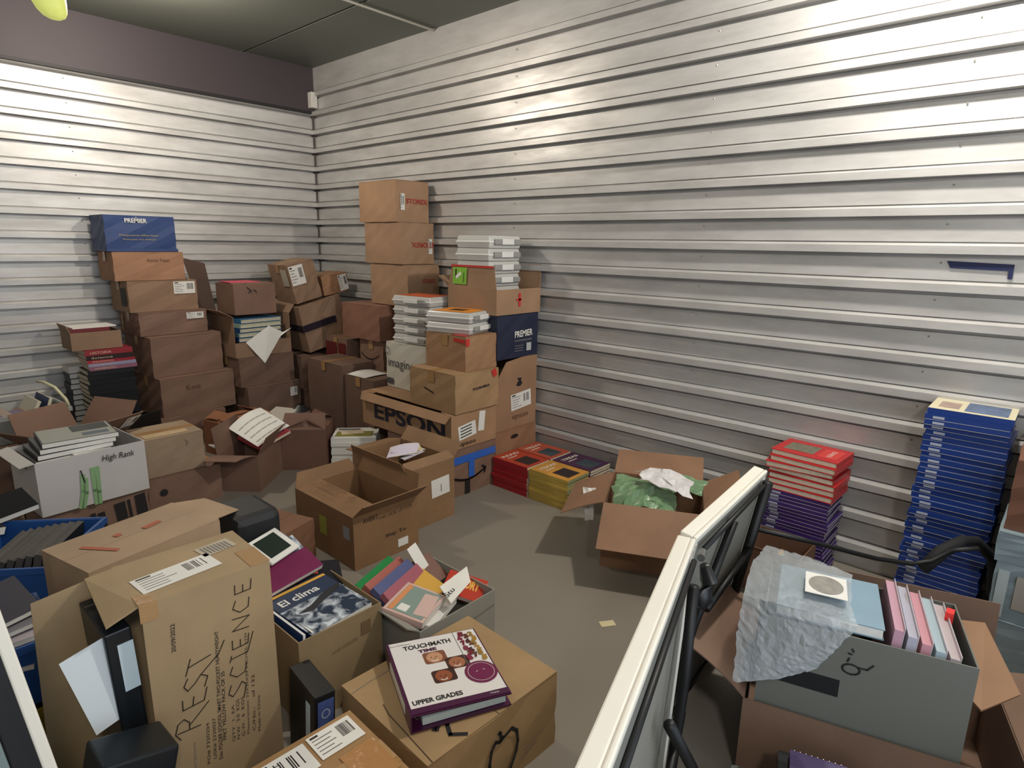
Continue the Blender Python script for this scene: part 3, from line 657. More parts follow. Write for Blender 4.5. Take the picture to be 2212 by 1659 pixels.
c.text(c.front, 'PREMIER', .15, .125, .165, WHITE, rot=2, height=.04, bold=.02, name='brand_print'); c.text(c.front, 'MULTIPURPOSE PAPER', .15, .10, .16, mat('grey_mark', '#8A8A86', .6), height=.011, name='small_print')
mb = MB(); c.front.rect(mb, .26, .035, .045, .05, mat('grey_white', '#A9A9A9', .6), 0, .0065)
for q in range(3): c.front.rect(mb, .15, .04 + .016 * q, .08, .004, GREYLINE, 0, .0065)
mb.build('small_print_block', c.r)
c = Carton('open brown carton on the dark blue paper carton, holding clear plastic cases', 2.62, 2.49, 1.037, .40, .42, .15, 0, '#A67C57', flaps={'left': (.135, -4, .03), 'right': (.14, 4, .0), 'back': (.12, 60)})
mb = MB(); f = Face((-.001, .42, .15), (0, -1, 0), (.07, 0, 1)); f.rect(mb, .03, .124, .36, .012, REDTAPE, 0, .006); mb.build('red_tape', c.r)
mb = MB(); f.rect(mb, .05, .02, .12, .10, mat('green_sticker', '#7DB23A', .5, var=.25, scale=40), 0, .0065); f.rect(mb, .085, .05, .05, .02, WHITE, 35, .0075); f.rect(mb, .07, .06, .012, .05, INK, 0, .0072); f.rect(mb, .14, .03, .012, .06, mat('green_sticker_dark', '#4E7A24', .5), 0, .0072); mb.build('green_sticker', c.r)
mb = MB(); c.front.rect(mb, .19, .045, .02, .08, REDTAPE, 0, .004); c.front.rect(mb, .17, .08, .05, .012, REDTAPE, 0, .004); mb.build('red_mark', c.r)
for i in range(6):
    lb = 'clear plastic case ' + nth(6 - i) + ' from the top of the tall stack inside the open carton' if i < 5 else 'topmost clear plastic case of the tall stack inside the open carton'
    case(lb, (2.665 + .004 * (i % 2), 2.60, 1.046 + .0755 * i), 2, .30, .28, .075, 'clear cases in the open carton' if i < 5 else None)

# ---- four piles of textbooks by the wall
def art_mag(ttl, bg, pic):
    def a_(a, f, W, H):
        f.rect(a, 0, 0, W, H, bg, 0, .0001, .0004); f.rect(a, W * .2, H * .1, W * .55, H * .42, pic, 0, .0006, .0003)
        f.text(a, ttl, W * .14, H * .76, W * .72, mat('cream_title', '#D8CFC0', .5), 0, .0008, height=H * .10, bold=.03)
        f.rect(a, W * .2, H * .66, W * .4, H * .03, mat('cream_title', '#D8CFC0', .5), 0, .0008, .0002)
    return a_
PIC = mat('dark_picture', '#2E2426', .45, var=.8, scale=14); PIC2 = mat('teal_picture', '#3D4A50', .45, var=.8, scale=12)
def pile(n, t, x, y, cover, pages, spine_lab, top_lab, grp, art, cat='textbook', W=.205, H=.28, jit=.004, z0=0, rot=0):
    """books with their heads towards the corner; n of thickness t"""
    pr = book(cat, spine_lab, 'textbook', (0, 0, 0), (0, 0, 0), W, H, t - .0006, cover, pages, group=grp, soft=True)
    z = z0
    for i in range(n - 1):
        o = pr if i == 0 else copy_tree(pr)
        o['label'] = spine_lab % nth(n - i)
        o.location = (x + random.uniform(-jit, jit), y + random.uniform(-jit, jit), z); o.rotation_euler = (0, 0, R(rot + random.uniform(-1.2, 1.2))); z += t
    book(cat, top_lab, 'textbook', (x, y, z), (0, 0, rot), W, H, t - .0006, cover, pages, soft=True, art=art)
CR = mat('textbook_red', '#A1222C', .4); CYL = mat('textbook_yellow', '#B59A4A', .45); CPU = mat('textbook_purple', '#4A2440', .4); COR = mat('textbook_orange', '#A8452A', .4)
pile(11, .0165, 2.585, 2.195, CR, PAGES, 'red textbook %s from the top in the front pile beside the centre stack', 'textbook with an orange cover on top of the red pile beside the centre stack', 'red textbooks in the low block', art_mag('READ', mat('cover_orange', '#B5402A', .4, var=.2), PIC))
pile(11, .0165, 2.585, 1.90, CYL, mat('pages_green', '#8F9470', .8, var=.2, scale=60), 'yellow textbook %s from the top in the near pile of the low block', 'textbook with a yellow lizard picture cover on the near pile of the low block', 'yellow textbooks in the low block', art_mag('TEXAS', mat('cover_yellow', '#C98F3E', .4, var=.2), PIC))
pile(11, .0165, 2.80, 2.195, COR, PAGES, 'textbook %s from the top in the wall side pile next to the box column', 'textbook with an orange and blue cover against the wall beside the column', 'textbooks in the far pile of the low block', art_mag('TREAS', mat('cover_orange2', '#B5533C', .4, var=.25), PIC2))
pile(11, .0165, 2.80, 1.90, CPU, PAGES, 'purple textbook %s from the top in the low block, against the wall', 'textbook with a purple cover on top of the low block, against the wall', 'purple textbooks in the low block', art_mag('TREAS', mat('cover_purple', '#4A2A48', .4, var=.25), PIC2))

# ---- open carton with green wrap
GREENW = mat('green_bubble_wrap', '#8FB48A', .12, trans=.3, alpha=.7, bump=.9, scale=60, var=.2)
cw = Carton('open brown carton with wide flaps, stuffed with green bubble wrap, behind the folding table', 2.22, 1.43, 0, .44, .40, .315, -64, '#9A6B4B',
            flaps={'front': (.24, 122, .0), 'left': (.21, 108, .0, 12), 'back': (.20, 72, .0), 'right': (.18, 60, .02)})
def crumple(name, label, cat, pts_grid, amp, mt, th=.002, seed=1, sub=5):
    """draped crumpled sheet through a coarse grid of points"""
    rnd = random.Random(seed); R_ = len(pts_grid); Cc = len(pts_grid[0]); NR = (R_ - 1) * sub + 1; NC = (Cc - 1) * sub + 1; vs = []
    for j in range(NR):
        for i in range(NC):
            a, b = j / sub, i / sub; j0 = min(int(a), R_ - 2); i0 = min(int(b), Cc - 2); fa, fb_ = a - j0, b - i0
            g_ = lambda p, q: Vector(pts_grid[p][q])
            p = g_(j0, i0).lerp(g_(j0, i0 + 1), fb_).lerp(g_(j0 + 1, i0).lerp(g_(j0 + 1, i0 + 1), fb_), fa)
            vs.append(p + Vector((rnd.uniform(-1, 1), rnd.uniform(-1, 1), rnd.uniform(-.3, 1.3))) * amp)
    fs = [(j * NC + i, j * NC + i + 1, (j + 1) * NC + i + 1, (j + 1) * NC + i) for j in range(NR - 1) for i in range(NC - 1)]
    mb = MB(); mb.raw(vs, fs, mt); o = mb.build(name, smooth=False)
    s = o.modifiers.new('solid', 'SOLIDIFY'); s.thickness = th
    return tag(o, label, cat)
q = lambda px, py, z: P(px, py, z)
crumple('bubble_wrap', 'crumpled green bubble wrap filling the open carton by the right wall', 'bubble wrap',
        [[(2.27, 1.40, .24), (2.33, 1.28, .30), (2.40, 1.17, .26)], [(2.36, 1.47, .33), (2.42, 1.33, .37), (2.50, 1.22, .32)], [(2.48, 1.52, .36), (2.55, 1.38, .33), (2.60, 1.27, .30)]], .012, GREENW, seed=3)
crumple('bubble_wrap', 'loose end of green bubble wrap hanging over the wall side flap', 'bubble wrap',
        [[(2.60, 1.42, .30), (2.62, 1.30, .31), (2.64, 1.16, .30)], [(2.70, 1.44, .33), (2.73, 1.30, .34), (2.76, 1.12, .32)]], .01, GREENW, seed=9)
crumple('crumpled_paper', 'crumpled white paper with black bar marks lying in the green wrap', 'paper',
        [[(2.37, 1.33, .40), (2.42, 1.22, .38), (2.45, 1.12, .36)], [(2.46, 1.40, .41), (2.50, 1.28, .44), (2.56, 1.17, .39)]], .012, mat('glossy_white_wrap', '#CFCBCB', .25, var=.35, scale=25), seed=5, sub=4)
crumple('crumpled_paper', 'white torn paper hanging beside the left flap of the green wrap carton', 'paper',
        [[(2.33, 1.62, .30), (2.36, 1.57, .30)], [(2.30, 1.60, .22), (2.33, 1.55, .22)], [(2.30, 1.58, .15), (2.32, 1.55, .15)]], .006, WHITE, seed=6, sub=3)
nt_ = MB(); nt_.box(0, 0, 0, .06, .035, .002, mat('yellow_note', '#CFC29A', .7)); o = nt_.build('paper_note'); o.location = (1.83, 1.155, .0005); o.rotation_euler = (0, 0, R(-35)); tag(o, 'small yellow paper note lying on the bare floor', 'note')

# ---- purple/red pile and blue pile against the wall
def spine_pile(n, t, x, y, W, H, cover, pages, lab, grp, z0, jit=.006, spine=True, cat='textbook', off=0):
    pr = book(cat, lab, 'textbook', (0, 0, 0), (0, 0, 0), W, H, t - .0008, cover, pages, group=grp, spine='left')
    if spine:
        mb = MB(); Face((0, H, 0), (0, -1, 0), (0, 0, 1)).rect(mb, H * .1, t * .25, H * .14, t * .45, mat('spine_white', '#A6AAB8', .5), 0, .0003, .0003); Face((0, H, 0), (0, -1, 0), (0, 0, 1)).rect(mb, .002, -.0002, H - .004, .0011, mat('lit_edge_line', '#C9C4B8', .6), 0, .0003, .0004); mb.build('spine_label', pr)  # thin pale line paints the lit top edge of each cover
    z = z0
    for i in range(n):
        o = pr if i == 0 else copy_tree(pr)
        o['label'] = lab % ('first' if n - i + off == 1 else nth(n - i + off))
        o.location = (x(i) + random.uniform(-jit, jit), y(i) + random.uniform(-jit, jit), z); o.rotation_euler = (0, 0, R(random.uniform(-2.2, 2.2))); z += t
    return z
PU = mat('purple_cover', '#3A2560', .35); RD = mat('red_cover', '#B3282A', .4); BL = mat('royal_blue_cover', '#17357A', .35)
z = spine_pile(22, .0172, lambda i: 2.775, lambda i: .645 - .0005 * i, .22, .275, PU, PAGEW, 'purple textbook, %s below the red ones in the pile by the right wall', 'purple textbooks under the red ones', 0)
pr = None
for i in range(7):
    lb = 'red textbook with its pages showing, below the top red one and above the purple ones'
    if pr is None: pr = book('textbook', lb, 'textbook', (0, 0, 0), (0, 0, 0), .22, .285, .0255, RD, PAGES, group='red textbooks on the purple ones', spine='front', overhang=.006); o = pr
    elif i < 6: o = copy_tree(pr)
    else:
        def art_r(a, f, W, H):
            f.rect(a, .05, .12, .12, .13, mat('bird_picture', '#6F6A5A', .5, var=.7, scale=30), 0, .0003); f.rect(a, .04, .02, .14, .08, mat('bright_red', '#C63A36', .4), 0, .0003); f.text(a, 'SCIENCE', .06, .05, .1, mat('cream_title', '#D8CFC0', .5), 0, .0012)
        o = book('textbook', 'red textbook with a bird picture cover on top of the red and purple pile', 'textbook', (0, 0, 0), (0, 0, 0), .22, .285, .0255, RD, PAGES, art=art_r, spine='front', overhang=.006)
    if i < 6: o['label'] = 'red textbook ' + nth(7 - i) + ' from the top in the red and purple pile'
    o.location = (2.77 + random.uniform(-.01, .012), .635 + random.uniform(-.01, .008), z); o.rotation_euler = (0, 0, R(random.uniform(-4, 4))); z += .0262
random.seed(11)
z = spine_pile(39, .0215, lambda i: 2.775 + .0007 * i, lambda i: .095 - .002 * math.sin(i * .5) - .0003 * i, .23, .265, BL, PAGES, 'royal blue textbook %s from the top in the tallest pile by the right wall', 'royal blue textbooks in the tallest pile', 0, jit=.007, off=1)
def art_b(a, f, W, H):
    f.rect(a, 0, 0, W, H, mat('cover_cream2', '#CFC6A8', .5), 0, .0001, .0004); f.rect(a, W * .12, H * .08, W * .8, H * .5, mat('collage', '#5A6A88', .5, var=.7, scale=30), 0, .0007); f.rect(a, W * .2, H * .65, W * .5, H * .25, mat('collage2', '#A08A80', .5, var=.5, scale=30), 0, .0007)
book('textbook', 'cream covered textbook with a picture band on top of the tallest blue pile', 'textbook', (2.80, .085, z), (0, 0, 0), .22, .265, .022, BL, PAGES, art=art_b)

# ---- boxes at the right edge
GB = mat('grey_box_board', '#7B8A90', .5, var=.1, scale=8)
c = Carton('grey file box at floor level by the right wall, cut by the right edge', 2.52, -.42, 0, .46, .47, .22, 0, mt=GB, tape=False, name='file_box')
c = Carton('grey file box with a pale label panel, middle of the right edge stack', 2.53, -.41, .226, .45, .46, .20, 0, mt=GB, tape=False, name='file_box'); c.patch(c.left, .06, .05, .36, .12, mat('pale_label', '#9B958C', .6), 'label_panel'); c.patch(c.left, .01, .01, .03, .17, mat('grey_trim', '#A9B4B4', .4), 'edge_trim')
c = Carton('grey file box directly beneath the reddish carton at the right edge', 2.53, -.40, .432, .45, .46, .10, 0, mt=GB, tape=False, name='file_box')
c = Carton('reddish brown carton on top of the grey file boxes at the right edge', 2.56, -.42, .538, .44, .47, .24, 0, '#7E4A30')

# ---- folding table standing on its long edge, half folded
tb_ = thing('folding_table', 'white edged folding table standing half open on its long edge', 'table', (0, 0, 0))
TW = mat('table_edge_white', '#D9D4C8', .45, var=.05, scale=8); TGm = mat('table_underside', '#7B7970', .9, var=.25, scale=220, bump=.4); STL = mat('black_steel', '#0D0D0E', .5, .2)
A0, H0, B0 = Vector((.47, .365, .75)), Vector((1.335, .635, .75)), Vector((1.955, .685, .75))
def half(a, b, lean, nm):
    d = (b - a).normalized(); n = Vector((-d.y, d.x, 0)); a = a - n * .043; b = b - n * .043;     # n points to the room side (+y)
    lo = n * lean - Vector((0, 0, .75)); up = -lo.normalized(); face_n = d.cross(up).normalized()
    if face_n.y > 0: face_n = -face_n                        # underside faces -y
    th = .045; mb = MB(); L = (b - a).length; Hh = lo.length
    # slab, with the face to the room
    def pt(s, t_, k): return a + d * s + lo.normalized() * t_ - face_n * k
    # k=0 underside plane (facing -y), k=th room side
    def bx(s0, s1, t0, t1, k0, k1, mt): mb.hexa([pt(s0, t0, k0), pt(s1, t0, k0), pt(s1, t1, k0), pt(s0, t1, k0)], [pt(s0, t0, k1), pt(s1, t0, k1), pt(s1, t1, k1), pt(s0, t1, k1)], mt)
    bx(0, L, 0, Hh, .012, th, TW); bx(0, L, 0, .02, 0, .012, TW); bx(0, L, Hh - .03, Hh, 0, .012, TW); bx(0, .02, .02, Hh - .03, 0, .012, TW); bx(L - .02, L, .02, Hh - .03, 0, .012, TW)
    mb.build('table_half', tb_, bevel=.004)
    mb = MB(); bx2 = lambda s0, s1, t0, t1, k0, k1, mt: mb.hexa([pt(s0, t0, k0), pt(s1, t0, k0), pt(s1, t1, k0), pt(s0, t1, k0)], [pt(s0, t0, k1), pt(s1, t0, k1), pt(s1, t1, k1), pt(s0, t1, k1)], mt)
    bx2(.02, L - .02, .02, Hh - .03, .005, .0119, TGm); mb.build('underside_panel', tb_)
    return pt, L, Hh
pt1, L1, H1 = half(A0, H0, .03, 'near'); pt2, L2, H2 = half(H0 + Vector((.012, .0, 0)), B0, .12, 'far')
def leg(pts, r=.0125, nm='leg'): mb = MB(); mb.tube(pts, r, STL, 10); mb.build(nm, tb_, smooth=True)
leg([pt1(.02, .03, -.013), pt1(L1 - .06, .03, -.008)], .007, 'frame_rail'); leg([pt1(.02, H1 - .05, -.013), pt1(L1 - .06, H1 - .05, -.008)], .007, 'frame_rail')
leg([pt2(.04, .04, -.013), pt2(L2 - .01, .04, -.008)], .007, 'frame_rail'); leg([pt2(.04, H2 - .06, -.013), pt2(L2 - .01, H2 - .06, -.008)], .007, 'frame_rail')
leg([pt2(L2 - .02, .03, -.014), pt2(L2 - .02, H2 * .55, -.014), pt2(L2 - .02, H2 - .03, -.014)], .016, 'leg')
leg([pt2(L2 * .45, .05, -.014), pt2(L2 * .25, H2 * .45, -.014), pt2(.12, H2 - .06, -.014)], .012, 'brace')
leg([pt2(.22, H2 * .42, -.02), pt2(L2 - .03, H2 * .36, -.02)], .011, 'brace')
leg([pt1(L1 - .12, .06, -.02), pt1(L1 - .14, H1 * .4, -.03), pt1(L1 - .18, H1 * .8, -.03), pt1(L1 - .2, H1 - .03, -.02)], .013, 'leg')
leg([pt1(L1 - .35, .25, -.03), pt1(L1 - .22, H1 * .6, -.08), pt1(L1 - .18, H1 * .95, -.16)], .013, 'leg')
leg([pt1(L1 - .1, H1 * .55, -.03), pt1(L1 - .45, H1 * .9, -.035)], .011, 'brace')
# leg frame swung out to the right: a bent steel tube
leg([pt2(L2 - .02, .2, -.02), Vector((2.12, .52, .48)), Vector((2.30, .36, .41)), Vector((2.40, .27, .385)), Vector((2.44, .22, .40)), Vector((2.46, .17, .45)), Vector((2.47, .10, .48))], .008, 'leg')
mb = MB(); mb.tube([pt1(L1 - .03, .05, -.03), pt1(L1 - .02, .09, -.045), pt1(L1 - .03, .13, -.04), pt1(L1 - .05, .15, -.03)], [.012, .022, .026, .016], BLACKP, 10); mb.build('hinge_latch', tb_, smooth=True)
mb = MB(); mb.tube([pt1(L1 - .035, .03, -.02), pt1(L1 + .0, .03, -.02)], .010, mat('steel_pin', '#8B8B88', .25, .8), 10); mb.build('hinge_pin', tb_)
# black strap / bag between the blue pile and the big carton
mb = MB(); mb.tube([(2.44, .24, .36), (2.50, .20, .42), (2.60, .155, .44), (2.66, .12, .43), (2.70, .06, .36), (2.71, .045, .22)], [.02, .024, .02, .018, .022, .02], mat('black_fabric', '#101114', .8), 10)
tag(mb.build('bag_strap', smooth=True), 'black fabric strap looping in front of the tall blue pile', 'strap')
# small carton behind the table
c = Carton('small open carton of sticky notes between the table end and the purple pile', 2.50, .66, 0, .24, .24, .20, 0, '#7E5238', flaps={'back': (.06, 30), 'left': (.05, 60)})
for i, (hx, lb) in enumerate([('#7FA07A', 'pale green card standing in the small carton by the purple pile'), ('#C9913E', 'orange pencil box standing in the small carton by the purple pile'), ('#A08862', 'tan card standing in the small carton by the purple pile')]):
    mb = MB(); mb.box(0, 0, 0, .045, .012, .17 - .02 * i, mat('card_' + hx[1:], hx, .6)); o = mb.build('card'); o.location = (2.54 + .06 * i, .74 + .02 * i, .006); tag(o, lb, 'card')

# ---- big carton at the lower right with the grey box
c = Carton('large open carton at the lower right holding the grey box', 1.522, .497, .0, .64, .455, .245, -74, '#84604A',
           flaps={'back': (.21, 6, .0), 'left': (.22, 48, .0, 20), 'right': (.10, 75)}, tape=False)
bc = c.r
c2 = None
GB2 = mat('grey_blue_box', '#65665F', .55, var=.08, scale=4); GTOP = mat('blue_grey_folder', '#7C97A8', .5, var=.12, scale=10)
gb = thing('grey_box', 'grey box with dark hand hole and marker loop inside the large lower right carton', 'box', (1.545, .475, .006), (0, 0, -74))
W, D, Hh = .47, .30, .494
mb = MB(); t = .004; mb.box(0, 0, 0, W, D, t, GB2); mb.box(0, 0, t, W, t, Hh, GB2); mb.box(0, D - t, t, W, D, Hh, GB2); mb.box(0, t, t, t, D - t, Hh, GB2); mb.box(W - t, t, t, W, D - t, Hh, GB2); mb.build('body', gb)
ff = Face((0, 0, 0), (1, 0, 0), (0, 0, 1))
mb = MB(); ff.rect(mb, .045, .314, .15, .05, mat('hole_dark', '#0C0C10', .8), 0, .0004); mb.build('hand_hole', gb)
mb = MB(); lp_ = [(.215 + .018 * math.cos(a) * 1.1, .404 + .014 * math.sin(a)) for a in [k * .55 + 1 for k in range(12)]] + [(.25, .414), (.262, .43)]
ff.strokes(mb, [lp_, [(.208, .434), (.205, .424)], [(.215, .454), (.212, .461)], [(.205, .447), (.212, .446)]], .005, INK, .001); mb.build('marker_loop', gb)
mb = MB(); tp_ = [P(2068, 1338, .40), P(2128, 1345, .42), P(2205, 1500, .40), P(2120, 1535, .36), P(2038, 1445, .36)]
mb.poly(tp_, kraft('#A87852')); mb.poly([p - Vector((0, 0, .004)) for p in reversed(tp_)], kraft('#A87852')); o = mb.build('flap'); o.parent = bc
o.matrix_parent_inverse = (Matrix.Translation(bc.location) @ bc.rotation_euler.to_matrix().to_4x4()).inverted()
mb = MB(); mb.hexa([(0, 0, 0), (.003, 0, 0), (.003, .27, 0), (0, .27, 0)], [(0, .02, .5), (.003, .02, .5), (.003, .20, .53), (0, .20, .53)], mat('clear_folder', '#B9A890', .15, alpha=.45))
o = mb.build('clear_folder'); o.location = (1.70, .07, .012); o.rotation_euler = (0, R(-10), R(-74)); tag(o, 'clear plastic folder standing at the right end of the grey box', 'folder')
bk_ = book('binder', 'pale blue folder box lying across the left end of the grey box', 'binder', (0, 0, 0), (0, 0, 0), .25, .24, .03, GTOP, PAGEW)
bk_.location = (1.575, .455, .497); bk_.rotation_euler = (0, 0, R(-74))
for i in range(5):
    hx = ['#B98FA0', '#A9A7B5', '#C08A94', '#9FB0B8', '#B3A6A8'][i]
    lb = ['pink edged folder standing right of the pale blue folder box', 'lilac grey folder second along the row in the grey box', 'rose folder in the middle of the row in the grey box', 'pale blue grey folder fourth along the row in the grey box', 'greyish folder last in the row at the right of the grey box'][i]
    o = thing('folder', lb, 'folder'); mb = MB(); H_ = .525 - .010 * i; mb.box(0, 0, 0, .02, .26, H_, mat('folder_' + hx[1:], hx, .4)); mb.box(.0205, .0, 0, .022, .262, H_ + .01, mat('folder_tab', '#C9BFC4', .35)); mb.build('sleeve', o)
    o.location = (1.638 + .0085 * i, .222 - .0295 * i, .014); o.rotation_euler = (0, R(3), R(-74))
BW = mat('clear_bubble_wrap', '#C7CED2', .1, alpha=.30, bump=.8, scale=110)
crumple('bubble_wrap', 'clear bubble wrap draped over the grey box and hanging down its left side', 'bubble wrap',
        [[(1.90, .60, .52), (1.86, .46, .545), (1.84, .34, .545)], [(1.72, .58, .54), (1.68, .42, .55), (1.66, .30, .55)], [(1.53, .53, .54), (1.535, .40, .555), (1.56, .26, .555)], [(1.49, .52, .45), (1.50, .40, .45), (1.53, .30, .48)], [(1.44, .50, .34), (1.48, .40, .38), (1.53, .33, .42)]], .0025, BW, seed=21, sub=9)
mb = MB(); mb.box(0, 0, 0, .10, .115, .0012, WHITE); f = Face((0, 0, .0012), (1, 0, 0), (0, 1, 0)); f.disc(mb, .05, .057, .042, mat('grey_photo', '#8B8880', .5, var=.5, scale=40), .0008, ry=.048)
o = mb.build('card'); o.location = (1.61, .40, .572); o.rotation_euler = (0, 0, R(-74)); tag(o, 'white card with a grey oval picture lying on the bubble wrap', 'card')
c = Carton('reddish carton with folded flaps at the right edge beside the grey box', 1.86, -.62, 0, .5, .44, .40, -4, '#7A4A32', flaps={'left': (.22, 66, .03), 'back': (.15, -75), 'front': (.1, 30)})
mb = MB(); mb.box(0, 0, 0, .03, .018, .05, mat('red_marker', '#D8322E', .4)); o = mb.build('marker_cap'); o.location = (1.86, .10, .47); tag(o, 'bright red marker cap beside the folders in the grey box', 'marker')
c = Carton('plain grey brown carton at the bottom right corner', 1.36, -.62, 0, .33, .42, .35, -6, '#6F6250', tape=False)
# floor clutter between table and big carton
crumple('plastic_sheet', 'crumpled clear plastic sheet on the floor between the table and the large carton', 'plastic sheet',
        [[(1.06, .48, .04), (1.25, .49, .03), (1.44, .50, .05)], [(1.0, .40, .10), (1.2, .42, .14), (1.42, .44, .12)], [(.98, .33, .05), (1.12, .34, .14), (1.25, .36, .08)], [(1.0, .1, .03), (1.12, .15, .12), (1.24, .2, .04)]], .014, mat('clear_sheet', '#A5A7A2', .12, alpha=.5, bump=.8, scale=30), seed=31, sub=6)
nb = book('notebook', 'purple spiral notebook in a black binder at the bottom edge below the grey box', 'notebook', (1.31, .30, .203), (3, 0, -72), .13, .15, .012, mat('purple_notebook', '#45345E', .4), PAGEW)
mb = MB(); 
for i in range(9): mb.tube([(.01 + .013 * i, .147, .000), (.01 + .013 * i, .156, .008), (.01 + .013 * i, .147, .016)], .0012, mat('spiral_wire', '#9A98A0', .3, .8), 5)
mb.build('spiral_wire', nb)
book('binder', 'black binder under the purple spiral notebook at the bottom edge', 'binder', (1.275, .315, .156), (2, 0, -72), .26, .19, .04, BLACKP, PAGEW)
c = Carton('dark carton on the floor carrying the black binder near the bottom edge', 1.27, .04, 0, .21, .27, .152, 0, K4)

# ================================================================== foreground left
# carton with cube drawing
c = Carton('open brown carton with a shelf sketch on its flap and shipping text, centre foreground', 1.41, 2.20, 0, .365, .50, .258, 0, '#96693F', flaps={'left': (.13, -82, .01), 'front': (.11, 48, .0), 'back': (.07, 30, .03), 'right': (.10, 20, .02)})
f = Face((.001, 0, .2655), (0, 1, 0), (-1, 0, 0)); f = Face((.135, .02, .275), (0, 1, 0), (-1, 0, .14))
mb = MB(); L_ = [[(.20, .02), (.38, .02), (.38, .10), (.20, .10), (.20, .02)], [(.26, .02), (.26, .10)], [(.32, .02), (.32, .10)], [(.20, .06), (.38, .06)], [(.10, .05), (.115, .065), (.13, .05), (.115, .035), (.10, .05)]]
f.strokes(mb, L_, .003, mat('faint_print', '#5A3F30', .8), .006); mb.build('shelf_sketch', c.r)
c.text(c.front, 'AVERT', .05, .215, .08, INK, height=.022, off=.003); c.text(c.front, 'THIS SIDE UP FOR', .13, .205, .2, mat('faint_print', '#5A3F30', .8), height=.016, rot=2, off=.003)
c.text(c.front, 'Ship To', .17, .10, .12, INK, height=.022, off=.003); c.patch(c.front, .24, .03, .06, .04, WHITE, 'label', off=.002)
c.patch(c.left, .22, .10, .06, .09, mat('yellow_green_sticker', '#9B9A3C', .6), 'yellow_green_sticker', off=.002); c.patch(c.left, .42, .14, .05, .06, mat('grey_sticker', '#8B8C90', .6), 'grey_sticker', off=.002)
crumple('crumpled_paper', 'crumpled paper inside the open carton with the shelf sketch', 'paper', [[(1.48, 2.30, .12), (1.55, 2.28, .15), (1.64, 2.3, .12)], [(1.48, 2.42, .15), (1.56, 2.42, .19), (1.66, 2.45, .14)], [(1.5, 2.55, .12), (1.58, 2.56, .15), (1.66, 2.56, .12)]], .014, mat('cream_crumple', '#B8A58C', .6), seed=8, sub=4)
# carton G behind
c = Carton('open brown carton with a square white label and spilling papers, beside the blue taped carton', 1.80, 2.325, 0, .33, .46, .33, 0, '#9C7048', flaps={'back': (.10, 100, .02), 'left': (.05, 20, .01), 'right': (.09, 40, .0), 'front': (.05, -45, .01)})
c.patch(c.front, .17, .14, .125, .10, WHITE, 'white_label', 3, off=.002); c.lines(c.front, [[(.235, .165), (.232, .205)]], .004, INK, off=.003); c.lines(c.front, [[(.17, .08), (.20, .07), (.22, .085)], [(.25, .09), (.28, .1)]], .004, mat('yellow_scrawl', '#A08040', .7), off=.003)
c.lines(c.left, [[(.18, .30), (.16, .25), (.17, .2)], [(.17, .29), (.2, .30)]], .006, INK, off=.003)
for i in range(6):
    hx = ['#CFC7D8', '#D6C69C', '#C9C4BC', '#B9A8B8', '#D8CDB4', '#C2BFC8'][i]
    lb = ['lilac', 'cream', 'white', 'mauve', 'yellowish', 'bluish'][i] + ' sheet spilling from the open carton with the square white label'
    paper_sheet('paper_sheet', lb, 'paper', (1.86 + .028 * i, 2.56 - .03 * i, .335 + .008 * i), (10 - 5 * i, -8 + 5 * i, -50 + 24 * i), .16, .12, .012, mat('sheet_' + hx[1:], hx, .7), 0)
c = Carton('small brown carton on the floor left of the carton with the shelf sketch', 1.13, 2.34, 0, .22, .25, .21, 18, '#8A5A3A', flaps=None, tape=False)

# long tan carton lying at an angle
c = Carton('long tan carton with faded red print and down arrows, lying behind the tall upright carton', .375, 1.925, 0, .41, .26, .525, 13, '#B79672', seam='x', flaps=None, tape=False)
FR = mat('faded_red', '#A65A40', .7)
c.lines(c.front, [[(.30, .475), (.39, .475)], [(.325, .46), (.325, .40)], [(.37, .46), (.37, .40)]], .008, REDINK, 'down_arrow', off=.0075)
mb = MB()
for ax in (.325, .37): mb.poly([c.front.pt(ax - .016, .415, .0078), c.front.pt(ax, .385, .0078), c.front.pt(ax + .016, .415, .0078)], REDINK)
mb.build('arrow_head', c.r)
c.patch(c.top, .11, .06, .015, .12, FR, 'faded_print', 25, off=.002); c.patch(c.top, .16, .15, .02, .02, FR, 'faded_print', 10, off=.002); c.patch(c.top, .24, .13, .06, .02, FR, 'faded_print', 10, off=.002)
mb = MB(); mb.hexa([(.415, .02, .522), (.53, .06, .50), (.51, .22, .515), (.415, .26, .522)], [(.415, .02, .526), (.53, .06, .504), (.51, .22, .519), (.415, .26, .526)], kraft('#B79672')); mb.build('end_flap', c.r)
mb = MB(); mb.box(0, 0, 0, .17, .22, .50, mat('black_bin_plastic', '#1D1F22', .55, var=.4, scale=12)); o = mb.build('waste_bin', bevel=.03); o.location = (.83, 2.02, 0); tag(o, 'dark scuffed bin under the open end of the long tan carton', 'bin')

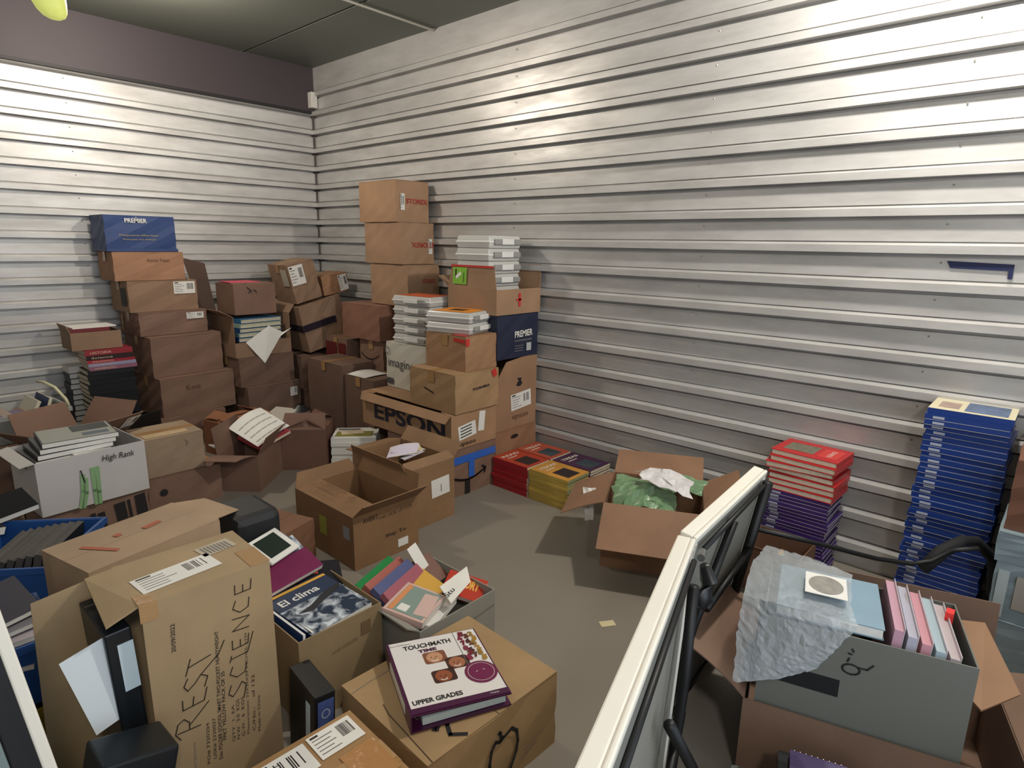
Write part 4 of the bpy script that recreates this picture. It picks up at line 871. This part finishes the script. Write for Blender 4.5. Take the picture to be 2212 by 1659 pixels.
# blue bins with black books
BLU = mat('blue_bin_plastic', '#1C4A8A', .5, var=.1, scale=6); YLW = mat('yellow_crate_plastic', '#8E7A20', .5)
def bin_(label, loc, yaw, W, D, H, mt, nm='storage_bin'):
    r = thing(nm, label, 'bin', loc, (0, 0, yaw)); mb = MB(); tapered(mb, W, D, H, .02, .005, mt); mb.build('body', r)
    mb = MB()
    for (x0, y0, x1, y1) in ((-.008, -.008, W + .008, .0), (-.008, D, W + .008, D + .008), (-.008, 0, 0, D), (W, 0, W + .008, D)): mb.box(x0, y0, H - .02, x1, y1, H + .002, mt)
    mb.build('rim', r); return r
bin_('large blue bin crammed with black books at the left edge', (.06, 2.50, 0), -40, .36, .36, .43, BLU)
bb = [('#1E2124', 'black book at the left end of the large blue bin'), ('#8A8478', 'grey edged book second from the left in the large blue bin'), ('#15181B', 'black book third from the left in the large blue bin'), ('#2A2E30', 'dark grey book in the middle left of the large blue bin'),
      ('#5D4A50', 'plum book in the middle of the large blue bin'), ('#1A1D20', 'black book right of the plum book in the large blue bin'), ('#7A6E72', 'dusty pink edged book near the right end of the large blue bin'), ('#23272A', 'dark book at the right end of the large blue bin')]
for i, (hx, lb) in enumerate(bb):
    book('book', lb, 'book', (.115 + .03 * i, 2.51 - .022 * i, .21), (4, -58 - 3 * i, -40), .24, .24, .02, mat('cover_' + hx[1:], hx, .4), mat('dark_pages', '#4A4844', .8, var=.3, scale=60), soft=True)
Q8 = [('#16191B', 'black folder lying askew on top of the large blue bin', (.10, 2.62, .46), (10, 14, 22), .22, .15, .03), ('#5E5A52', 'grey brown book leaning over the left edge of the large blue bin', (.02, 2.60, .46), (20, 24, 58), .22, .08, .02),
      ('#141618', 'thin black folder lying against the printed carton', (.22, 2.72, .43), (18, -6, 10), .2, .13, .022), ('#1A1C1E', 'small black case at the left edge above the large blue bin', (.06, 2.42, .44), (0, 6, -20), .16, .10, .035)]
for hx, lb, lo, ro, W_, H_, T_ in Q8: book('book', lb, 'book', lo, ro, W_, H_, T_, mat('cover_q' + hx[1:], hx, .8, spec=.2), WHITE if hx != '#1A1C1E' else BLACKP, soft=True)
bin_('yellow crate at floor level under the small blue bin', (.01, 1.86, 0), 0, .25, .26, .225, YLW, 'plastic_crate')
bin_('small blue bin of magazines standing on the yellow crate', (.0, 1.86, .23), 0, .275, .27, .19, BLU)
for i in range(5):
    hx = ['#BFB3B4', '#6A6870', '#C7BCC2', '#8C8A90', '#3A3A44'][i]
    lb = ['pink white magazine leaning in the small blue bin', 'dark grey magazine in the small blue bin', 'pale magazine lying on top of the small blue bin', 'mid grey magazine in the small blue bin', 'near black magazine at the left of the small blue bin'][i]
    book('magazine', lb, 'magazine', (.02 + .012 * i, 1.885 + .008 * i, .37 + .016 * i), (6, 8 - 4 * i, -6 + 3 * i), .2, .2, .014, mat('cover_' + hx[1:], hx, .45), PAGEW, soft=True)

# the tall upright carton with handwriting
ux, uy, uw, ud, uh = .375, 1.475, .305, .24, .625
r = thing('cardboard_box', 'tall upright tan carton with handwriting, open on its left side, in the left foreground', 'box', (ux, uy, 0), (0, 0, -2))
KU = kraft('#B39468'); t = .005
mb = MB(); mb.box(0, 0, 0, uw, t, uh, KU); mb.box(0, ud - t, 0, uw, ud, uh, KU); mb.box(uw - t, t, 0, uw, ud - t, uh, KU); mb.box(0, t, 0, uw - t, ud - t, t, KU); mb.box(0, t, uh - t, uw - t, ud - t, uh, KU); mb.build('body', r)
mb = MB(); mb.hexa([(0, ud - t, 0), (-.19, ud + .0, 0), (-.19, ud + .005, 0), (0, ud, 0)], [(0, ud - t, uh - .005), (-.17, ud + .0, uh - .03), (-.17, ud + .005, uh - .03), (0, ud, uh - .005)], KU); mb.build('flap', r)
mb = MB(); mb.hexa([(0, t, uh - t), (-.07, t, uh - .03), (-.06, ud - t, uh - .01), (0, ud - t, uh - t)], [(0, t, uh), (-.07, t, uh - .025), (-.06, ud - t, uh - .005), (0, ud - t, uh)], KU); mb.build('flap', r)
ff = Face((0, 0, 0), (1, 0, 0), (0, 0, 1)); tf = Face((0, 0, uh), (1, 0, 0), (0, 1, 0))
sticker(tf, .02, .045, .19, .085, r, 6, off=.0012); mb = MB(); tf.rect(mb, .19, .13, .09, .06, mat('faded_label', '#A99C86', .5), 8, .0012)
for i_ in range(8): tf.rect(mb, .20 + .009 * i_, .14, .004, .045, GREYLINE, 8, .002)
mb.build('label', r)
TP = mat('shiny_clear_tape', '#B8946A', .06, bump=.5, scale=40, alpha=.75)
mb = MB(); mb.box(-.004, -.0015, uh - .045, .035, -.0005, uh + .001, TP); mb.box(-.004, -.001, uh + .0005, .03, .05, uh + .0015, TP); mb.build('tape', r); mb = MB(); mb.box(uw - .05, -.001, uh + .0005, uw + .001, .1, uh + .0015, TP); mb.build('tape', r)
def vtext(s, x, z, length, hgt, mt=INK, bold=0): 
    mb = MB(); ff.text(mb, s, x, z + (.045 if x > .07 else 0), length, mt, 90 - 3, .0008, height=hgt, bold=bold); mb.build('printed_text', r)
vtext('20/09/2022', .062, .475, .075, .010, bold=.01)
vtext('PO# 7320204', .112, .075, .12, .008); vtext('USR# 2320027', .128, .08, .12, .008)
vtext('Des: FOLDER SCHOOL SMART TWO-POCKET HEAVYWEIGHT', .142, .07, .37, .009, bold=.01); vtext('FPKT YELLOW PACK OF 25', .156, .12, .2, .009, bold=.01)
vtext('QTY  1  EA', .178, .10, .11, .008); vtext('N.W.  3.0  KGS', .19, .10, .12, .008); vtext('G.W.  6  KGS', .203, .10, .12, .008)
vtext('Measurement: 23X25X39 INCHES, STM', .216, .10, .30, .007); vtext('C/No.:    of 132', .232, .10, .17, .008); vtext('Made in China', .245, .09, .11, .007); vtext('School Specialty', .078, .06, .1, .008, GREYLINE)
PEN = mat('pen_ink', '#2B2119', .6)
def hand(pts_list, wd=.0028, dx=0, dz=0):
    mb = MB(); ff.strokes(mb, [[(a + dx, b + dz) for a, b in l] for l in pts_list], wd, PEN, .0012); mb.build('handwriting', r)
def word(strokes, x0, z0, ks, kt, slope): return [[(x0 + slope * p * ks - q_ * kt, z0 + p * ks) for p, q_ in ln] for ln in strokes]
hand(word([[(.0, 0), (.004, .055)], [(-.012, .045), (.004, .06), (.024, .058), (.03, .045), (.018, .03), (.002, .027)], [(.012, .028), (.026, .01), (.045, -.012)],
           [(.072, .055), (.05, .05), (.052, 0), (.078, -.002)], [(.05, .027), (.07, .028)],
           [(.115, .05), (.10, .056), (.088, .045), (.098, .03), (.112, .018), (.102, 0), (.082, .004)], [(.112, .018), (.14, -.02), (.165, -.03)],
           [(.122, .055), (.155, .05)], [(.138, .053), (.146, .0)]], .098, .245, 1.25, 1.0, .22), .0028)
hand(word([[(.03, .04), (.012, .045), (.003, .034), (.014, .022), (.028, .012), (.018, 0), (-.01, .004)], [(.07, .038), (.055, .044), (.043, .025), (.048, .004), (.068, .002)], [(.082, .045), (.095, .042)], [(.088, .042), (.09, 0), (.13, -.012)],
           [(.128, .042), (.108, .04), (.109, 0), (.13, .0)], [(.109, .02), (.124, .021)], [(.145, 0), (.148, .042), (.170, 0), (.174, .044)],
           [(.212, .038), (.196, .044), (.184, .025), (.19, .004), (.21, .003)], [(.246, .042), (.226, .04), (.227, 0), (.248, .0)], [(.227, .02), (.242, .021)]], .215, .275, 1.28, 1.0, .12), .0026)
# contents
tb2 = thing('binder', 'tall black binder with a white spine label in the upright carton', 'binder', (.315, 1.50, .20), (0, -2, 0))
mb = MB(); mb.box(0, 0, 0, .055, .20, .37, mat('binder_black', '#161B20', .35)); mb.build('cover', tb2, bevel=.004)
mb = MB(); mb.box(.022, -.0014, .21, .0545, -.0002, .335, mat('bluish_white_label', '#BFD0D8', .5)); mb.build('spine_label', tb2)
bb2 = thing('binder', 'black binder leaning at the foot of the upright carton below the white paper', 'binder', (.13, 1.30, 0), (-3, 15, 0))
mb = MB(); mb.box(0, 0, 0, .15, .12, .40, mat('binder_black', '#161B20', .35)); mb.build('cover', bb2, bevel=.006)
mb = MB(); mb.box(0, 0, 0, .10, .0015, .21, mat('paper_white', '#D4DCE0', .6)); o = mb.build('paper_sheet'); o.location = (.262, 1.50, .335); o.rotation_euler = (R(-4), R(-12), R(4)); tag(o, 'sheet of white paper beside the black binder in the upright carton', 'paper')

# El clima carton
c = Carton('open tan carton packed with glossy weather books', .775, 1.525, 0, .295, .42, .295, 0, '#9E8258', flaps={})
c.patch(c.front, .215, .215, .035, .045, mat('faint_print2', '#6B5538', .8), 'print_square', off=.002); c.text(c.front, 'LIVE COLOR', .11, .20, .09, mat('faint_print2', '#6B5538', .8), height=.012, rot=4, off=.002)
def clouds(a, f, W, H):
    CM = mat('cloud_picture', '#3B5068', .3); 
    if not CM.get('done'):
        nt = CM.node_tree; b = nt.nodes['Principled BSDF']; tc = nt.nodes.new('ShaderNodeTexCoord'); no = nt.nodes.new('ShaderNodeTexNoise'); no.inputs['Scale'].default_value = 26; no.inputs['Detail'].default_value = 8; no.inputs['Distortion'].default_value = .8
        cr = nt.nodes.new('ShaderNodeValToRGB'); cr.color_ramp.elements[0].position = .42; cr.color_ramp.elements[0].color = (.015, .03, .06, 1); cr.color_ramp.elements[1].position = .66; cr.color_ramp.elements[1].color = (.62, .68, .74, 1)
        nt.links.new(tc.outputs['Object'], no.inputs['Vector']); nt.links.new(no.outputs['Fac'], cr.inputs[0]); nt.links.new(cr.outputs[0], b.inputs['Base Color']); CM['done'] = 1
    f.rect(a, 0, 0, W, H * .62, CM, 0, .0002, .0004)
def art_clima(a, f, W, H):
    clouds(a, f, W, H); f.rect(a, 0, H * .62, W, H * .38, mat('navy_sky', '#26344F', .3, var=.2), 0, .0002, .0004)
    f.rect(a, 0, H * .93, W, H * .05, mat('yellow_band', '#D9A33C', .4), 0, .0009, .0003)
    f.text(a, 'El clima', W * .1, H * .70, W * .62, WHITE, 0, .0012, bold=.02)
    f.raw_ = None
    a.poly([f.pt(x, y, .0014) for x, y in ((W * .15, H * .45), (W * .4, H * .5), (W * .7, H * .62), (W * .98, H * .66), (W * .98, H * .58), (W * .6, H * .47), (W * .35, H * .38))], mat('mountain_dark', '#0E141C', .5))
NV = mat('navy_cover', '#1D2A44', .3)
zz = .20
for i in range(5):
    book('book', ['weather book with a dark blue cover, lowest in the weather book carton', 'weather book second from the bottom in the weather book carton', 'third weather book in the weather book carton', 'weather book just under the top one in the weather book carton', 'top weather book with a big cloud cover, titled in white'][i], 'book',
         (.838 - .004 * i, 1.532, zz + .019 * i), (2, 0, 9 - i), .215 + .004 * i, .265, .018, NV, PAGEW, soft=True, art=art_clima if i == 4 else None)
for i in range(3):
    hx = ['#1D3A66', '#2A1A30', '#35598A', '#1A1E28', '#4A2A44', '#24476E'][i]
    book('book', ['blue booklet at the front left of the weather book carton', 'dark plum booklet leaning in the weather book carton', 'mid blue booklet leaning in the weather book carton', 'black booklet leaning in the weather book carton', 'plum booklet next to the top weather book', 'steel blue booklet under the top weather book, left side'][i], 'book',
         (.792 + .0115 * i, 1.536 + .003 * i, .095 - .006 * i), (0, -86 + 5 * i, 2), .21, .24, .010, mat('cover_' + hx[1:], hx, .3), PAGEW, soft=True)
def art_sky(a, f, W, H):
    clouds(a, f, W, H / .62); f.rect(a, W * .8, 0, W * .2, H * .2, mat('yellow_band', '#D9A33C', .4), 0, .001)
book('book', 'sky covered book with a yellow corner behind the top weather book', 'book', (.805, 1.83, .315), (34, 0, 16), .24, .12, .02, NV, PAGEW, soft=True, art=art_sky)
book('book', 'magenta covered book lying behind the top weather book', 'book', (.80, 1.79, .305), (26, 0, 12), .25, .10, .02, mat('magenta_cover', '#6E2148', .35), PAGEW, soft=True)
book('book', 'blue lilac book with cloud stripe at the back of the weather book carton', 'book', (.80, 1.87, .32), (40, 0, 18), .23, .10, .018, mat('blue_lilac', '#4B5580', .35), PAGEW, soft=True)
o = thing('tablet', 'small device with dark green screen and white frame behind the top weather book', 'tablet', (.87, 1.86, .375), (26, 0, 22))
mb = MB(); mb.box(0, 0, 0, .14, .12, .012, WHITE); mb.build('frame', o, bevel=.004); mb = MB(); mb.box(.015, .02, .0121, .115, .105, .0135, mat('dark_green_screen', '#26302A', .15)); mb.build('screen', o)
# orange scrap
# grey carton with readers
c = Carton('grey lined open box packed with paperbacks, right of the weather book carton', 1.10, 1.365, 0, .345, .35, .245, 0, mt=mat('grey_box_outside', '#8E8C84', .6, var=.1), flaps={'left': (.05, 60)}, name='storage_box')
c.lines(c.front, [[(.14, .17), (.34, .19)]], .003, GREYLINE, off=.002); c.lines(c.front, [[(.24, .02), (.29, .05), (.30, .03)]], .005, INK, off=.002)
PB = [('#1F7A3E', 'glossy green wrapped book at the back of the grey lined box', (1.12, 1.60, .20), (30, 0, 22)), ('#9C5A50', 'book with a village picture cover in the grey lined box', (1.13, 1.57, .20), (34, 0, 20)),
      ('#4E557E', 'blue violet book in the middle of the grey lined box', (1.13, 1.53, .20), (38, 0, 20)), ('#9A5560', 'rose red book in front of the blue violet book', (1.135, 1.49, .19), (42, 0, 20))]
for i, (hx, lb, lo, ro) in enumerate(PB):
    def art_v(a, f, W, H, hx=hx, i=i):
        f.rect(a, .01, .015, W - .02, H * .5, mat('pb_pic%d' % i, ['#2E9A50', '#A9A08C', '#6A71A0', '#A8646C'][i], .2, var=.5, scale=50), 0, .0003)
        if i == 0: f.rect(a, .01, .02, .055, .05, WHITE, 0, .001)
    book('book', lb, 'book', lo, ro, .22, .13, .024, mat('cover_' + hx[1:], hx, .25), PAGEW, soft=True, art=art_v)
def art_sage(a, f, W, H):
    f.rect(a, .01, .01, W - .02, H - .02, mat('sage_cover', '#7E9088', .35, var=.15), 0, .0003); f.rect(a, .01, H - .03, W - .02, .018, mat('peach', '#D08A5A', .4), 0, .001); f.rect(a, .02, H * .5, .035, .035, WHITE, 0, .001); f.rect(a, .03, .0, .12, .05, mat('pink_hand', '#C7A9A0', .5), 8, .001)
book('book', 'sage green paperback with a white sticker lying at the front of the grey lined box', 'book', (1.125, 1.385, .235), (8, 0, 22), .17, .15, .022, mat('cover_pinkwhite', '#C9A9A0', .4), PAGEW, soft=True, art=art_sage)
def art_ts(a, f, W, H): f.text(a, 'HISTORY', .02, .04, .11, mat('yellow_letters', '#E0B050', .4), 0, .0006, height=.04, bold=.04)
book('book', 'red book with yellow letters at the right of the grey lined box', 'book', (1.33, 1.53, .21), (20, 10, -62), .15, .10, .018, mat('cover_brightred', '#B33A2A', .35), PAGEW, soft=True, art=art_ts)
book('book', 'brown covered paperback wedged behind the red lettered book in the grey lined box', 'book', (1.33, 1.60, .19), (34, 0, 10), .11, .12, .02, mat('cover_brownred', '#6E4A3C', .4), PAGEW, soft=True)
book('book', 'yellow spined booklet between the sage paperback and the red lettered book', 'book', (1.27, 1.50, .215), (22, 0, 15), .09, .12, .014, mat('cover_mustard', '#C79A3E', .4), PAGEW, soft=True)
book('magazine', 'dark magazine with an orange corner behind the top weather book', 'magazine', (.93, 1.80, .285), (10, 6, -24), .15, .14, .008, mat('cover_nearblack', '#1B1B22', .3), PAGEW, soft=True, art=lambda a, f, W, H: f.rect(a, .02, H * .5, .05, .03, mat('orange_corner', '#C4552A', .4), 0, .0005))
mb = MB(); mb.raw([(0, 0, 0), (.13, .04, .01), (.17, .10, .03), (.02, .08, .02), (0, 0, -.002), (.13, .04, .008), (.17, .10, .028), (.02, .08, .018)], [(0, 1, 2, 3), (7, 6, 5, 4)], WHITE)
f = Face((0, .0, .004), (1, .3, .05), (-.2, 1, .2)); f.text(mb, 'Stu', .01, .02, .05, INK, 0, .001, height=.02)
o = mb.build('paper_sheet'); o.location = (1.26, 1.395, .262); tag(o, 'folded white paper with black marker letters at the front of the grey lined box', 'paper')
book('book', 'white booklet with a red stripe under the marker lettered paper', 'book', (1.16, 1.37, .215), (4, 4, 25), .2, .07, .015, WHITE, PAGEW, soft=True)
mb = MB(); mb.box(0, 0, 0, .06, .10, .0012, WHITE); o = mb.build('tag_card'); o.location = (1.33, 1.64, .25); o.rotation_euler = (R(55), 0, R(20)); tag(o, 'white card standing behind the green wrapped book', 'card')

# black binder between cartons
r2 = thing('binder', 'black binder with a blue picture spine standing in front of the weather book carton', 'binder', (.700, 1.335, 0), (0, 3, -6))
mb = MB(); mb.box(0, 0, 0, .060, .17, .255, BLACKP); cv2 = mb.build('cover', r2, bevel=.004)
mb = MB(); mb.box(.008, -.0014, .02, .054, -.0002, .235, mat('spine_card_blue', '#46568A', .35, var=.35, scale=35)); f = Face((0, -.0016, 0), (1, 0, 0), (0, 0, 1)); f.strokes(mb, [[(.031 + .011 * math.cos(a), .195 + .013 * math.sin(a)) for a in [k * .63 for k in range(11)]]], .003, mat('pale_ring', '#A9B4C4', .4), 0); mb.build('spine_card', cv2)
mb = MB(); mb.box(-.0014, .03, .10, -.0002, .055, .215, mat('bluish_white_label', '#BFD0D8', .5)); mb.build('label', cv2)
# labelled carton at the bottom
c = Carton('brown carton with three shipping labels and shiny tape at the bottom edge', .33, .83, 0, .40, .40, .265, -2, '#B08048', seam='x')
sticker(c.top, .27, .30, .115, .085, c.r, 0, off=.002); sticker(c.top, .14, .29, .12, .09, c.r, 0, style=1, off=.002); sticker(c.top, .06, .27, .07, .09, c.r, 0, off=.0022)
mb = MB(); mb.box(0, .19, .2712, .40, .26, .2722, TP); mb.box(.30, .16, .2724, .39, .28, .273, mat('glare_tape', '#A67A4E', .04, bump=1, scale=60)); mb.build('shiny_tape', c.r)
mb = MB(); c.top.rect(mb, .20, .08, .07, .06, mat('grey_torn', '#A69A88', .6), 12, .002); mb.build('torn_label', c.r)

# binder carton
c = Carton('large tan carton with an apple drawing, carrying the white math binder', .785, .955, 0, .475, .385, .237, -2, '#B08A58', seam='y', tape=False)
ap = [(.235, .165), (.215, .175), (.20, .16), (.195, .12), (.205, .07), (.225, .03), (.26, .0)]
c.lines(c.front, [[(.245, .17), (.235, .16), (.22, .168), (.205, .15), (.198, .11), (.205, .06), (.225, .02), (.25, -.0)][:7], [(.235, .16), (.25, .165), (.28, .175), (.30, .155), (.305, .12), (.30, .09), (.28, .05), (.26, .02)], [(.24, .16), (.237, .185), (.232, .19)]], .011, INK, 'apple_drawing')
c.lines(c.front, [[(.33, .07), (.40, .09)], [(.32, .05), (.38, .065)]], .003, GREYLINE, 'pencil_mark')
c.lines(c.top, [[(.085, .07), (.125, .10), (.115, .065), (.10, .035), (.13, .008)], [(.08, .075), (.10, .09)]], .011, INK, 'marker_mark', off=.002)
mb = MB(); c.top.strokes(mb, [[(0, .335), (.06, .342), (.18, .345), (.30, .338)]], .002, GREYLINE, .0012); c.top.strokes(mb, [[(.015, 0), (.03, .2), (.04, .24)]], .0025, mat('seam_dark', '#3B2A18', .8), .0012); mb.build('crease', c.r)
# the binder
br = thing('ring_binder', 'open white and plum math ring binder lying on the large tan carton', 'binder', (.82, 1.055, .2455), (0, 0, -25))
PL = mat('plum_vinyl', '#43173A', .3); WV = mat('white_vinyl', '#D8D4D2', .25)
W, H, T = .27, .305, .05
mb = MB(); mb.box(0, 0, 0, W, H, .004, PL); mb.build('back_cover', br)
mb = MB(); mb.box(-.004, 0, 0, 0, H, T, PL); mb.build('spine', br)
mb = MB(); mb.hexa([(0, 0, T - .004), (W, 0, T - .016), (W, H, T - .016), (0, H, T - .004)], [(0, 0, T), (W, 0, T - .012), (W, H, T - .012), (0, H, T)], PL); mb.build('front_cover', br)
mb = MB(); mb.box(.03, .012, .006, W - .012, H - .01, .026, mat('pale_blue_pages', '#B9CBD0', .7, var=.1, scale=80)); mb.build('pages', br)
mb = MB(); 
for yy_ in (.04, .15, .26): mb.tube([(.03 + .018 * math.cos(a), yy_, .02 + .018 * math.sin(a)) for a in [k * math.pi / 6 for k in range(13)]], .0018, mat('steel_ring', '#A8A49A', .2, .9), 6)
mb.build('rings', br)
ff = Face((0, 0, T), (W, 0, -.012), (0, 1, 0)); mb = MB()
ff.rect(mb, .004, .025, W - .008, H - .028, WV, 0, .0006, .0004); mb.build('cover_sheet', br)
mb = MB(); BT = mat('plum_print', '#4A1634', .4)
ff.text(mb, 'TOUCHMATH', .04, .258, .142, INK, 0, .0018, height=.02, bold=.03); ff.text(mb, 'East Dubuque', .005, .283, .06, GREYLINE, 0, .0018, height=.008); ff.text(mb, 'TIME', .078, .236, .055, BT, 0, .0018, height=.014, bold=.05); ff.text(mb, 'UPPER GRADES', .012, .034, .135, INK, 0, .0018, height=.017, bold=.035)
ff.rect(mb, .0, .004, W, .02, PL, 0, .0012, .0004); ff.text(mb, 'TM604', .215, .012, .025, WHITE, 0, .0022, height=.005)
ff.strokes(mb, [[(.198, .13), (.198, .30)]], .0018, GREYLINE, .0018); mb.build('cover_print', br)
mb = MB(); cols_ = ['#6E1F2A', '#8A6A2A', '#5A2A1A', '#7A2440', '#A07A2C', '#4A1A20']
for i in range(17): ff.text(mb, '1234567890253871546923'[i], .209 + .017 * ((i * 2) % 3) - .003 * (i % 2), .276 - .0078 * i, .016, mat('digit_' + cols_[i % 6][1:], cols_[i % 6], .4), -12 + 9 * (i % 4), .002 + .0001 * i, height=.023, bold=.08)
mb.build('digit_print', br)
mb = MB(); ff.disc(mb, .222, .105, .046, mat('plum_disc', '#6A1A46', .3), .0024, n=36); ring = [(.222 + .037 * math.cos(a), .105 + .037 * math.sin(a)) for a in [k * 2 * math.pi / 36 for k in range(37)]]; ff.strokes(mb, [ring], .0012, WHITE, .003); ff.strokes(mb, [[(.209, .108), (.213, .110)], [(.230, .112), (.234, .110)]], .002, WHITE, .003); mb.build('disc_print', br)
mb = MB(); skins = [('#B98A6A', '#7A4A34'), ('#9C6244', '#3E2418'), ('#8A4A2C', '#3A1C12')]
for i, (px_, py_) in enumerate(((.085, .180), (.140, .140), (.088, .096))):
    sk, hr = skins[i]; SK = mat('photo_skin%d' % i, sk, .5, var=.15, scale=60); HR = mat('photo_back%d' % i, hr, .5)
    pts = []; W2, H2_, rr = .066, .052, .009
    for cx_, cy_, a0 in ((W2 - rr, rr, -90), (W2 - rr, H2_ - rr, 0), (rr, H2_ - rr, 90), (rr, rr, 180)):
        for k in range(5): a = R(a0 + 22.5 * k); pts.append((px_ + cx_ + rr * math.cos(a), py_ + cy_ + rr * math.sin(a)))
    mb.poly([ff.pt(x, y, .0014) for x, y in pts], HR); ff.disc(mb, px_ + .031, py_ + .025, .0235, SK, .0018, ry=.0235)
    ff.disc(mb, px_ + .022, py_ + .026, .0022, INK, .0022, n=8); ff.disc(mb, px_ + .036, py_ + .026, .0022, INK, .0022, n=8)
    ff.strokes(mb, [[(px_ + .020, py_ + .013), (px_ + .025, py_ + .009), (px_ + .033, py_ + .009), (px_ + .038, py_ + .013)]], .003, WHITE, .0022); ff.strokes(mb, [[(px_ + .029, py_ + .023), (px_ + .031, py_ + .017), (px_ + .028, py_ + .0165)]], .0012, HR, .0022)
mb.build('face_photos', br)
mb = MB(); mb.box(-.0052, .06, .012, -.0042, .24, .038, WHITE); mb.build('spine_card', br)

# grey panel at the lower left edge
pr_ = thing('folding_board', 'grey folding panel with a black band and white edge, standing at the lower left corner', 'panel', (0, 0, 0))
def slab(x0, x1, y, th, ztop, mt, nm, sh=.10):
    mb = MB(); mb.hexa([(x0 + sh, y, 0), (x1 + sh, y, 0), (x1 + sh, y + th, 0), (x0 + sh, y + th, 0)], [(x0, y, ztop), (x1, y, ztop), (x1, y + th, ztop), (x0, y + th, ztop)], mt); mb.build(nm, pr_, bevel=.003)
slab(-.62, .045, 1.13, .03, .98, mat('grey_green_panel', '#6E7C7C', .5, var=.08, scale=6), 'panel_board'); slab(.046, .085, 1.135, .028, .97, BLACKP, 'black_band'); slab(.086, .104, 1.13, .032, .90, TW, 'white_edge')
